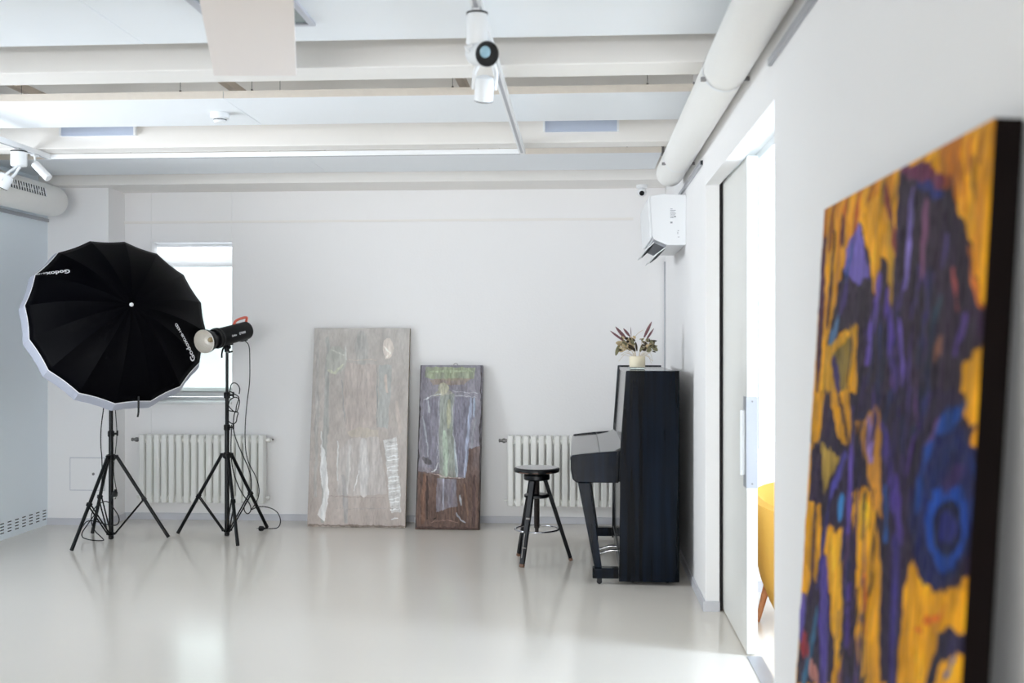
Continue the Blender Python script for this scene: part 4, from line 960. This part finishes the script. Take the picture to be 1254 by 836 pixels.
CB = V((-2.531, 7.467, 1.437))
upB = aB.cross(V((0, 0, 1))).normalized().cross(aB).normalized()
fl, _, _ = strobe(CB, aB, 'black studio flash with open silver reflector beside the umbrella', True, True, (-2.531, 7.467, 1.318))

# umbrella with its flash hidden behind
nU = V((.607, -.713, .36)).normalized()
CU = V((-3.135, 7.05, 1.540))
yU = (V((0, 0, 1))-nU*nU.z).normalized(); xU = yU.cross(nU).normalized()
CA = CU-nU*.385
tpA = V((sA[0], sA[1], 1.296))
strobe(V((sA[0], sA[1], 1.42))-nU*.10, nU, 'black studio flash hidden behind the umbrella', False, False, tpA)
RU, DU, NS = .600, .27, 16
rot0 = PI/16+.04
def polyR(a):
    q = 2*PI/NS; m = ((a-rot0) % q)-q/2
    return RU*math.cos(q/2)/math.cos(m)*(1-.012*math.cos(m/(q/2)*PI/2))
def dome(x, y):
    r = math.hypot(x, y); a = math.atan2(y, x); R = polyR(a); s = min(r/R, 1)
    q = 2*PI/NS; m = ((a-rot0) % q)-q/2
    return DU*(1-s**2.1)-.006*math.cos(m/(q/2)*PI/2)*math.sin(s*PI*.9)
def U(x, y, z): return CU+xU*x+yU*y+nU*z
um = thing('photo_umbrella', 'large round black photo umbrella with white diffuser edge, seen from behind', 'umbrella', CU)
b = MB(); bm = b.bm
NA, NR = NS*6, 18
def dome_rings(off):
    rings = []
    for j in range(1, NR+1):
        s = j/NR; ring = []
        for i in range(NA):
            a = rot0+2*PI*i/NA; R = polyR(a)*s
            x, y = R*math.cos(a), R*math.sin(a)
            ring.append(bm.verts.new(U(x, y, dome(x*.9999, y*.9999)+off)))
        rings.append(ring)
    return rings
R1 = dome_rings(0); c1 = bm.verts.new(U(0, 0, DU))
for i in range(NA): bm.faces.new((c1, R1[0][i], R1[0][(i+1) % NA]))
for j in range(NR-1):
    for i in range(NA): bm.faces.new((R1[j][i], R1[j+1][i], R1[j+1][(i+1) % NA], R1[j][(i+1) % NA]))
cn = obj('canopy', b, M['canopy'], um, smooth=14)
sl = cn.modifiers.new('thick', 'SOLIDIFY'); sl.thickness = .002; sl.offset = -1
# ribs under the cloth
for k in range(NS):
    a = rot0+2*PI*k/NS
    pts = [U(polyR(a)*s*math.cos(a), polyR(a)*s*math.sin(a), dome(polyR(a)*s*math.cos(a)*.9999, polyR(a)*s*math.sin(a)*.9999)-.006) for s in [.03+.96*i/10 for i in range(11)]]
    obj('rib', MB().tube(pts, .0025, 6), M['steel'], um)
# white edge piping
pts = []
for i in range(NS*4):
    a = rot0+2*PI*i/(NS*4); pts.append(U(polyR(a)*1.004*math.cos(a), polyR(a)*1.004*math.sin(a), -.003))
obj('edge_piping', MB().tube(pts, .0035, 6, closed=True), M['piping'], um)
# diffuser skirt and face
b = MB(); bm = b.bm
rings = []
for j_, (s, z) in enumerate(((1.006, -.006), (1.018, -.028), (1.032, -.055), (1.044, -.082), (1.034, -.095), (.99, -.108), (.8, -.128), (.5, -.14), (.2, -.145))):
    ring = []
    for i in range(NA):
        a = rot0+2*PI*i/NA
        w = 1+.0022*math.sin(a*NS*3+j_*2)*(1 if s > .95 else 0)
        R = polyR(a)*s*w
        ring.append(bm.verts.new(U(R*math.cos(a), R*math.sin(a), z)))
    rings.append(ring)
for j in range(len(rings)-1):
    for i in range(NA): bm.faces.new((rings[j][i], rings[j+1][i], rings[j+1][(i+1) % NA], rings[j][(i+1) % NA]))
df = obj('diffuser', b, M['diffuser'], um, smooth=18)
sl = df.modifiers.new('thick', 'SOLIDIFY'); sl.thickness = .0015
obj('shaft', MB().cyl(U(0, 0, DU-.01), U(0, 0, -.17), .004), M['steel'], um)
obj('tip', MB().lathe(U(0, 0, DU-.002), nU, [(0, .012), (.006, .014), (.014, .012), (.018, .004)], 20), M['white'], um)
# black strap hanging from the lower edge
pS = U(.075, -RU*.995, -.012)
b = MB(); b.loft([[p+V((-.006, 0, 0)), p+V((.006, 0, 0)), p+V((.006, .003, 0)), p+V((-.006, .003, 0))] for p in (pS+V((0, -.03, .05)), pS+V((.001, -.034, -.005)), pS+V((.001, -.034, -.055)), pS+V((-.004, -.036, -.088)))])
obj('strap', b, M['rubber'], um)
def canopy_text(parts, x0, y0, ang):
    ca, sa = math.cos(ang), math.sin(ang)
    out = bmesh.new()
    for s_, size, dx in parts:
        t = text_mesh(s_, size, size*.03)
        for v_ in t.verts:
            x = x0+(v_.co.x+dx)*ca-v_.co.y*sa; y = y0+(v_.co.x+dx)*sa+v_.co.y*ca
            v_.co = U(x, y, dome(x, y)+.0035)
        me = bpy.data.meshes.new('t'); t.to_mesh(me); t.free(); out.from_mesh(me); bpy.data.meshes.remove(me)
    obj('lettering', out, M['print'], um, smooth=0, fixn=False)
canopy_text((('Godox', .046, 0), ('UB-165D', .017, .128)), -.322, .315, math.radians(177))
canopy_text((('Godox', .052, 0), ('UB-165D', .030, .150)), .475, -.305, math.radians(126))

# ------------------------------------------------------------------ cords
def cord(name, label, pts, r_=.0035, plug=None):
    t = thing(name, label, 'cord', (pts[-1][0], pts[-1][1], 0), 'black power cords on the light stands')
    obj('cable', MB().tube(pts, r_, 7, smooth=3), M['rubber'], t)
    if plug:
        p, d = V(plug[0]), V(plug[1]).normalized()
        obj('plug', MB().lathe(p, d, [(0, .006), (.012, .009), (.02, .018), (.045, .019), (.05, .015)], 16), M['rubber'], t)
        b = MB(); _, x, _ = b.frame(d)
        for sg in (-1, 1): b.cyl(p+d*.05+x*sg*.0095, p+d*.068+x*sg*.0095, .0024, n=8)
        obj('prong', b, M['steel'], t)
    return t
inl = CB-aB*.195-upB*.070
cord('power_cord', 'long black cord hanging from the bare flash, its plug on the floor', [inl, inl+V((.03, .02, -.03)), (-2.375, 7.50, 1.27), (-2.365, 7.47, 1.10), (-2.385, 7.46, .95), (-2.40, 7.46, .75), (-2.39, 7.46, .55), (-2.31, 7.46, .42), (-2.29, 7.47, .30), (-2.35, 7.50, .20), (-2.39, 7.55, .17), (-2.33, 7.6, .20), (-2.22, 7.62, .17), (-2.18, 7.62, .10), (-2.20, 7.64, .03), (-2.27, 7.665, .02), (-2.315, 7.67, .02)], plug=((-2.31, 7.67, .02), (-1, .05, -.0)))
lp = []
for k in range(34):
    t = k/33*2*PI*3
    lp.append((-2.475+.045*math.cos(t)+.012*math.sin(k*1.7), 7.43+.012*math.sin(t*.7), 1.02-.004*k+.10*math.sin(t)*(.75+.25*math.sin(k*.9))+.0))
c2 = cord('power_cord', 'coil of black cord hung on the bare flash stand', lp+[(-2.47, 7.44, .90), (-2.48, 7.44, .75), (-2.42, 7.45, .60), (-2.36, 7.48, .45), (-2.36, 7.5, .30), (-2.43, 7.5, .20), (-2.39, 7.5, .14), (-2.36, 7.52, .20), (-2.45, 7.5, .32), (-2.50, 7.45, .52), (-2.49, 7.44, .80)], .0038)
cord('power_cord', 'black cord running down the umbrella stand and looping at its foot', [(-3.345, 7.27, 1.34), (-3.35, 7.27, 1.15), (-3.34, 7.26, .95), (-3.36, 7.25, .80), (-3.362, 7.25, .66), (-3.352, 7.25, .58), (-3.35, 7.25, .40), (-3.37, 7.24, .22), (-3.44, 7.22, .12), (-3.50, 7.22, .03), (-3.42, 7.21, .006), (-3.32, 7.2, .006), (-3.30, 7.17, .02), (-3.38, 7.15, .10), (-3.40, 7.18, .22), (-3.30, 7.2, .30), (-3.24, 7.21, .22), (-3.20, 7.2, .16), (-3.22, 7.2, .11), (-3.29, 7.19, .12), (-3.42, 7.18, .16), (-3.46, 7.17, .10)], .0038)
cord('power_cord', 'thin black cord on the right side of the umbrella stand with a small clip', [(-3.265, 7.25, 1.30), (-3.262, 7.25, 1.0), (-3.25, 7.25, .84), (-3.243, 7.25, .74), (-3.255, 7.25, .62), (-3.27, 7.245, .50), (-3.25, 7.24, .38), (-3.235, 7.24, .33), (-3.255, 7.24, .29)], .0028, plug=((-3.25, 7.235, .36), (-.1, 0, -1)))

# ------------------------------------------------------------------ stool
sc_ = V((-.277, 6.72, 0))
st = thing('stool', 'black round screw stool with worn paint and chrome foot ring beside the piano', 'stool', sc_)
se = obj('seat', MB().lathe(sc_+V((0, 0, .568)), (0, 0, 1), [(0, .132), (.004, .142), (.020, .145), (.026, .142), (.030, .134)], 56), M['stain'], st)
obj('seat_surface', MB().lathe(sc_+V((0, 0, .5983)), (0, 0, 1), [(0, .133), (.001, .132)], 56), M['seattop'], se)
b = MB()
for a0, a1 in ((-2.4, -1.9), (-1.7, -1.45), (-1.1, -.85), (.2, .4)):
    n_ = 10
    b.loft([[sc_+V((rr*math.cos(a0+(a1-a0)*i/n_), rr*math.sin(a0+(a1-a0)*i/n_), zz)) for rr, zz in ((.1425, .5725), (.1455, .5745), (.1455, .577), (.143, .577))] for i in range(n_+1)])
obj('worn_edge', b, M['wood_worn'], se)
obj('seat_hub', MB().lathe(sc_+V((0, 0, .520)), (0, 0, 1), [(0, .075), (.006, .083), (.030, .083), (.034, .078), (.036, .060), (.048, .060)], 40), M['stain'], st)
pr = []
for k in range(60): pr += [(k*.005, .0165), (k*.005+.0025, .0185)]
obj('screw_column', MB().lathe(sc_+V((0, 0, .215)), (0, 0, 1), pr+[(.303, .0165)], 18), M['column'], st)
obj('brace_disc', MB().lathe(sc_+V((0, 0, .408)), (0, 0, 1), [(0, .072), (.005, .080), (.018, .080), (.022, .074)], 36), M['stain'], st)
for q, (fx, fy) in enumerate(((-.362, 6.535), (-.060, 6.755), (-.400, 6.88))):
    f = V((fx, fy, 0)); d = (f-sc_).normalized(); t = sc_+d*.052+V((0, 0, .522)); f = f+V((0, 0, .004)); 
    ax = (f-t).normalized(); sdv = ax.cross(V((0, 0, 1))).normalized(); nv = ax.cross(sdv)
    b = MB()
    rings = []
    for s, w, h in ((0, .017, .012), (.4, .0165, .0125), (.965, .0145, .0115)):
        p = t+(f-t)*s
        rings.append([p+sdv*w*i+nv*h*j for i, j in ((-1, -1), (1, -1), (1, 1), (-1, 1))])
    b.loft(rings)
    l = obj('leg', b, M['stain'], st, bevel=.003)
    b = MB()
    rings = []
    for s, w, h in ((.967, .0145, .0115), (1.0, .0142, .0112)):
        p = t+(f-t)*s
        rings.append([p+sdv*w*i+nv*h*j for i, j in ((-1, -1), (1, -1), (1, 1), (-1, 1))])
    b.loft(rings); obj('worn_foot', b, M['wood_worn'], l, bevel=.002)
    if q == 0:
        b = MB()
        for s0, s1, wy in ((.44, .46, 1), (.62, .70, .2), (.78, .79, 1), (.70, .90, .18)):
            p0, p1 = t+(f-t)*s0, t+(f-t)*s1; out = V((0, -1, 0)); out = (out-ax*out.dot(ax)).normalized(); sw = ax.cross(out)
            c = (p0+p1)/2+out*.0165+sw*(.008 if wy < 1 else 0)
            b.rbox(c, ax, sw, out, (p1-p0).length/2, .012*wy, .0008)
        obj('scratch', b, mat('bare_scratch', (150, 145, 140), .6), l, smooth=0)
obj('foot_ring', MB().tube([sc_+V((.137*math.cos(2*PI*i/40), .137*math.sin(2*PI*i/40), .208)) for i in range(40)], .0065, 10, closed=True), M['chrome'], st)
obj('ring_hub', MB().cyl(sc_+V((0, 0, .19)), sc_+V((0, 0, .2145)), .012), M['column'], st)

# ------------------------------------------------------------------ piano
PY0, PY1 = 6.10, 7.50
pn = thing('upright_piano', 'black upright piano standing against the right wall', 'piano', (.36, 6.8, 0))
sp = [(.219, .022), (.228, .80), (.259, 1.224), (.263, 1.228), (.562, 1.228), (.562, .022)]
for y0, y1 in ((PY0, PY0+.042), (PY1-.042, PY1)):
    obj('side_panel', MB().prism(sp, 1, y0, y1), M['piano'], pn, bevel=.004)
a, b_ = PY0+.0425, PY1-.0425
obj('top_lid', MB().box(.266, .558, a, b_, 1.2, 1.2205), M['gloss'], pn, bevel=.003)
obj('upper_front_panel', MB().prism([(.240, .79), (.270, 1.1995), (.287, 1.1995), (.257, .79)], 1, a, b_), M['gloss'], pn, bevel=.002)
obj('lower_front_panel', MB().box(.236, .256, a, b_, .115, .585), M['gloss'], pn, bevel=.002)
obj('back_frame', MB().box(.535, .560, a, b_, .03, 1.1995), M['piano'], pn, bevel=.002)
obj('bottom_board', MB().box(.226, .534, a, b_, .040, .1145), M['piano'], pn, bevel=.003)
kb = [(-.054, .69), (-.050, .635), (-.038, .602), (-.020, .588), (.2355, .5865), (.2355, .735), (.20, .735), (-.052, .708)]
obj('keybed', MB().prism(kb, 1, a, b_), M['piano'], pn, bevel=.004)
ck = [(-.057, .722), (-.057, .66), (-.047, .605), (-.024, .586), (.218, .5855), (.226, .800), (.214, .785), (.20, .768), (.10, .752), (.0, .741), (-.05, .734)]
ck = [(-.057, .722), (-.057, .66), (-.047, .605), (-.024, .586), (.2175, .5855), (.2245, .770), (.10, .760), (.0, .749), (-.05, .742)]
for y0, y1 in ((PY0, PY0+.042), (PY1-.042, PY1)):
    obj('key_cheek', MB().prism(ck, 1, y0, y1), M['piano'], pn, bevel=.006)
obj('key_lid', MB().prism([(-.060, .712), (-.060, .730), (-.052, .736), (.11, .752), (.11, .74), (-.048, .7085)], 1, a, b_), M['gloss'], pn, bevel=.002)
obj('music_ledge', MB().prism([(.112, .738), (.112, .7525), (.19, .764), (.245, .7895), (.245, .7355)], 1, a, b_), M['gloss'], pn, bevel=.002)
obj('lid_hinge', MB().cyl((.111, a+.01, .7535), (.111, b_-.01, .7535), .0022, n=8), M['steel'], pn)
for y0, y1 in ((PY0+.012, PY0+.062), (PY1-.062, PY1-.012)):
    obj('leg', MB().prism([(-.016, .5845), (.052, .5845), (.122, .0965), (.080, .0965)], 1, y0, y1), M['piano'], pn, bevel=.004)
    tb = obj('toe_block', MB().box(.068, .218, y0-.005, y1+.005, .036, .096), M['piano'], pn, bevel=.004)
    yc = (y0+y1)/2
    cs = obj('caster', MB().cyl((.108, yc-.009, .0155), (.108, yc+.009, .0155), .0155, n=20), M['black'], pn)
    obj('caster_fork', MB().box(.094, .122, yc-.014, yc-.0105, .012, .0355).box(.094, .122, yc+.0105, yc+.014, .012, .0355), M['black'], pn)
for y in (PY0+.09, PY1-.09):
    for x in (.30, .50):
        obj('caster', MB().cyl((x, y-.009, .019), (x, y+.009, .019), .019, n=20), M['black'], pn)
for y in (6.72, 6.86):
    obj('pedal', MB().tube([(.2355, y, .078), (.19, y, .080), (.15, y, .066), (.118, y, .058)], .009, 10, smooth=2), M['chrome'], pn)
    
# vase + bouquet
vc = V((.353, 6.66, 1.221))
vs = thing('glass_vase', 'clear glass jar with a cream filling on top of the piano', 'vase', vc)
obj('glass', MB().lathe(vc, (0, 0, 1), [(0, .043), (.002, .048), (.0135, .0492), (.0145, .047)], 40), M['glass'], vs)
obj('filling', MB().lathe(vc+V((0, 0, .014)), (0, 0, 1), [(0.001, .0488), (.002, .0492), (.066, .0495), (.068, .0485), (.0675, .046), (.058, .045)], 36), M['wax'], vs)
bq = thing('dried_bouquet', 'bouquet of dried grasses, purple-brown plumes and leaves in the jar on the piano', 'dried flowers', vc+V((0, 0, .08)))
top = vc+V((0, 0, .084))
def bp(px, py, dy=0):   # positions around the jar, metres per reference pixel at this distance
    return V((vc.x+(px-779)*.00513, vc.y+dy, 1.4-(py-417)*.00513))
random.seed(3)
for i, (tx, ty, bx_, by_, dy, wd) in enumerate(((746, 405, 762, 417, -.02, .0065), (752.5, 400, 766.5, 416, .0, .0095), (762.5, 402, 770.5, 412, .03, .0075), (796, 394, 787, 413, -.02, .0085), (799.5, 402, 790, 416, .02, .006), (771.7, 400, 772, 413, .04, .002))):
    T, B_ = bp(tx, ty, dy*1.5), bp(bx_, by_, dy)
    b = MB(); prof = []
    Ln = (T-B_).length
    for k in range(15):
        s = k/14; prof.append((s*Ln, wd*max(.06, math.sin(PI*(s*.88+.1))**.8)*(1+.22*(k % 2))))
    b.lathe(B_, T-B_, prof, 9)
    pl_ = obj('plume' if i < 5 else 'stem', b, M['spike'], bq, smooth=20)
    obj('stem', MB().tube([B_+(T-B_)*.05, B_*.5+top*.5+V((0, 0, .01)), top+V(((bx_-779)*.001, dy*.5, -.012))], .0013, 5, smooth=1), M['straw'], bq)
def leaf(c, d, L_, w, m, curl=.3, name='leaf'):
    d = V(d).normalized(); s = d.cross(V((random.uniform(-.4, .4), -1, random.uniform(-.3, .3)))).normalized(); nn = s.cross(d)
    b = MB(); rows = []
    for k in range(8):
        t = k/7; ww = w*math.sin(PI*(.06+.9*t))**.7
        p = V(c)+d*L_*t+nn*(curl*L_*t*t)
        rows.append([b.bm.verts.new(p-s*ww+nn*ww*.35), b.bm.verts.new(p), b.bm.verts.new(p+s*ww+nn*ww*.35)])
    for k in range(7):
        for q in range(2): b.bm.faces.new((rows[k][q], rows[k+1][q], rows[k+1][q+1], rows[k][q+1]))
    o = obj(name, b, m, bq, smooth=60)
    sl = o.modifiers.new('t', 'SOLIDIFY'); sl.thickness = .0006
# big curled leaves
for px, py, dx, dz, L_, w, m in ((757, 422, -.35, -1, .07, .012, 'leafg'), (760, 420, -1, .2, .045, .013, 'straw'), (793, 422, .8, -.3, .05, .016, 'leafg'), (797, 424, .6, -.6, .04, .014, 'leafg'), (793, 418, 1, .15, .055, .007, 'leafd'), (775, 428, -.6, .4, .05, .012, 'leafd'), (786, 428, .5, .4, .05, .013, 'leafg'), (779, 430, -.1, 1, .06, .007, 'leafd'), (783, 430, .3, .8, .05, .008, 'leafd'), (790, 430, .9, .3, .035, .012, 'leafg'), (772, 424, -.4, .8, .04, .014, 'straw')):
    leaf(bp(px, py, random.uniform(-.03, .03)), (dx, random.uniform(-.3, .3), dz), L_, w, M[m], random.uniform(.1, .5))
for k in range(110):
    side = random.choice((-1, -1, 1))
    px = 779+side*random.uniform(2, 20); py = random.uniform(414, 430)
    leaf(bp(px, py, random.uniform(-.04, .04)), (side*random.uniform(.1, 1), random.uniform(-.8, .8), random.uniform(-.3, 1)), random.uniform(.016, .038), random.uniform(.004, .010), M[random.choice(('straw', 'straw', 'leafg', 'leafd', 'straw') if side < 0 else ('leafg', 'leafd', 'leafg', 'straw'))], random.uniform(-.3, .6), 'leaflet')
for k in range(16):
    a = random.uniform(-1, 1); side = 1 if a > 0 else -1
    p0 = top+V((a*.03, random.uniform(-.03, .03), -.01)); p1 = top+V((side*random.uniform(.04, .09), random.uniform(-.03, .03), random.uniform(.0, .06)))
    p2 = p1+V((side*random.uniform(.01, .05), 0, random.uniform(-.08, .05)))
    if p2.z < 1.25: p2.z = 1.25
    obj('grass_stem', MB().tube([p0, p1, p2], .0008, 5, smooth=2), M['straw'], bq)
obj('grass_stem', MB().tube([bp(774, 420), bp(776, 412), bp(781, 407), bp(786, 404)], .0013, 5, smooth=2), M['straw'], bq)
for px, py in ((762, 424), (766, 421), (760, 418), (770, 419), (765, 427)):
    b = MB(); c = bp(px, py, random.uniform(-.02, .02))
    for i in range(26):
        d = V((random.gauss(0, 1), random.gauss(0, 1), random.gauss(0, 1))).normalized()
        b.cyl(c, c+d*random.uniform(.008, .018), .0016, .0003, n=5)
    obj('seed_head', b, M['straw'], bq)

# ------------------------------------------------------------------ armchair in the next room
ch = V((1.225, 5.30, 0))
arm = thing('armchair', 'mustard yellow tub armchair with wooden legs beyond the doorway', 'armchair', ch)
def shell(off, zlo, ztop_f):
    rings = []
    n = 40
    prof = [(.03, .25), (.12, .295), (.22, .335), (.32, .36), (.45, .38), (.50, .383)]
    for z, r_ in prof:
        rings.append([(ch.x+(r_-off)*math.cos(2*PI*i/n), ch.y+(r_-off)*.9*math.sin(2*PI*i/n), z+off) for i in range(n)])
    last = []
    for i in range(n):
        a = 2*PI*i/n; k = .5+.5*math.cos(a-PI*.65)       # back of the tub towards the door side
        z = .54+.12*k
        r_ = .385-off
        last.append((ch.x+r_*math.cos(a), ch.y+r_*.9*math.sin(a), z-off*.2))
    rings.append(last)
    return rings
outer = shell(0, 0, 0); inner = shell(.06, 0, 0)
obj('shell', MB().loft(outer+[[(x, y, z+.02) for x, y, z in [tuple((V(o)+V(i_))/2) for o, i_ in zip(outer[-1], inner[-1])]]]+list(reversed(inner[2:]))), M['yellow'], arm, smooth=60)
obj('seat_cushion', MB().lathe(ch+V((0, 0, .345)), (0, 0, 1), [(0, .26), (.02, .285), (.09, .285), (.115, .25)], 36), M['yellow'], arm)
for dx, dy in ((-.345, .06), (.06, .33), (.345, -.06), (-.06, -.33)):
    obj('leg', MB().cyl((ch.x+dx*.84, ch.y+dy*.84, .22), (ch.x+dx, ch.y+dy, .002), .020, .012, n=14), M['oak'], arm)
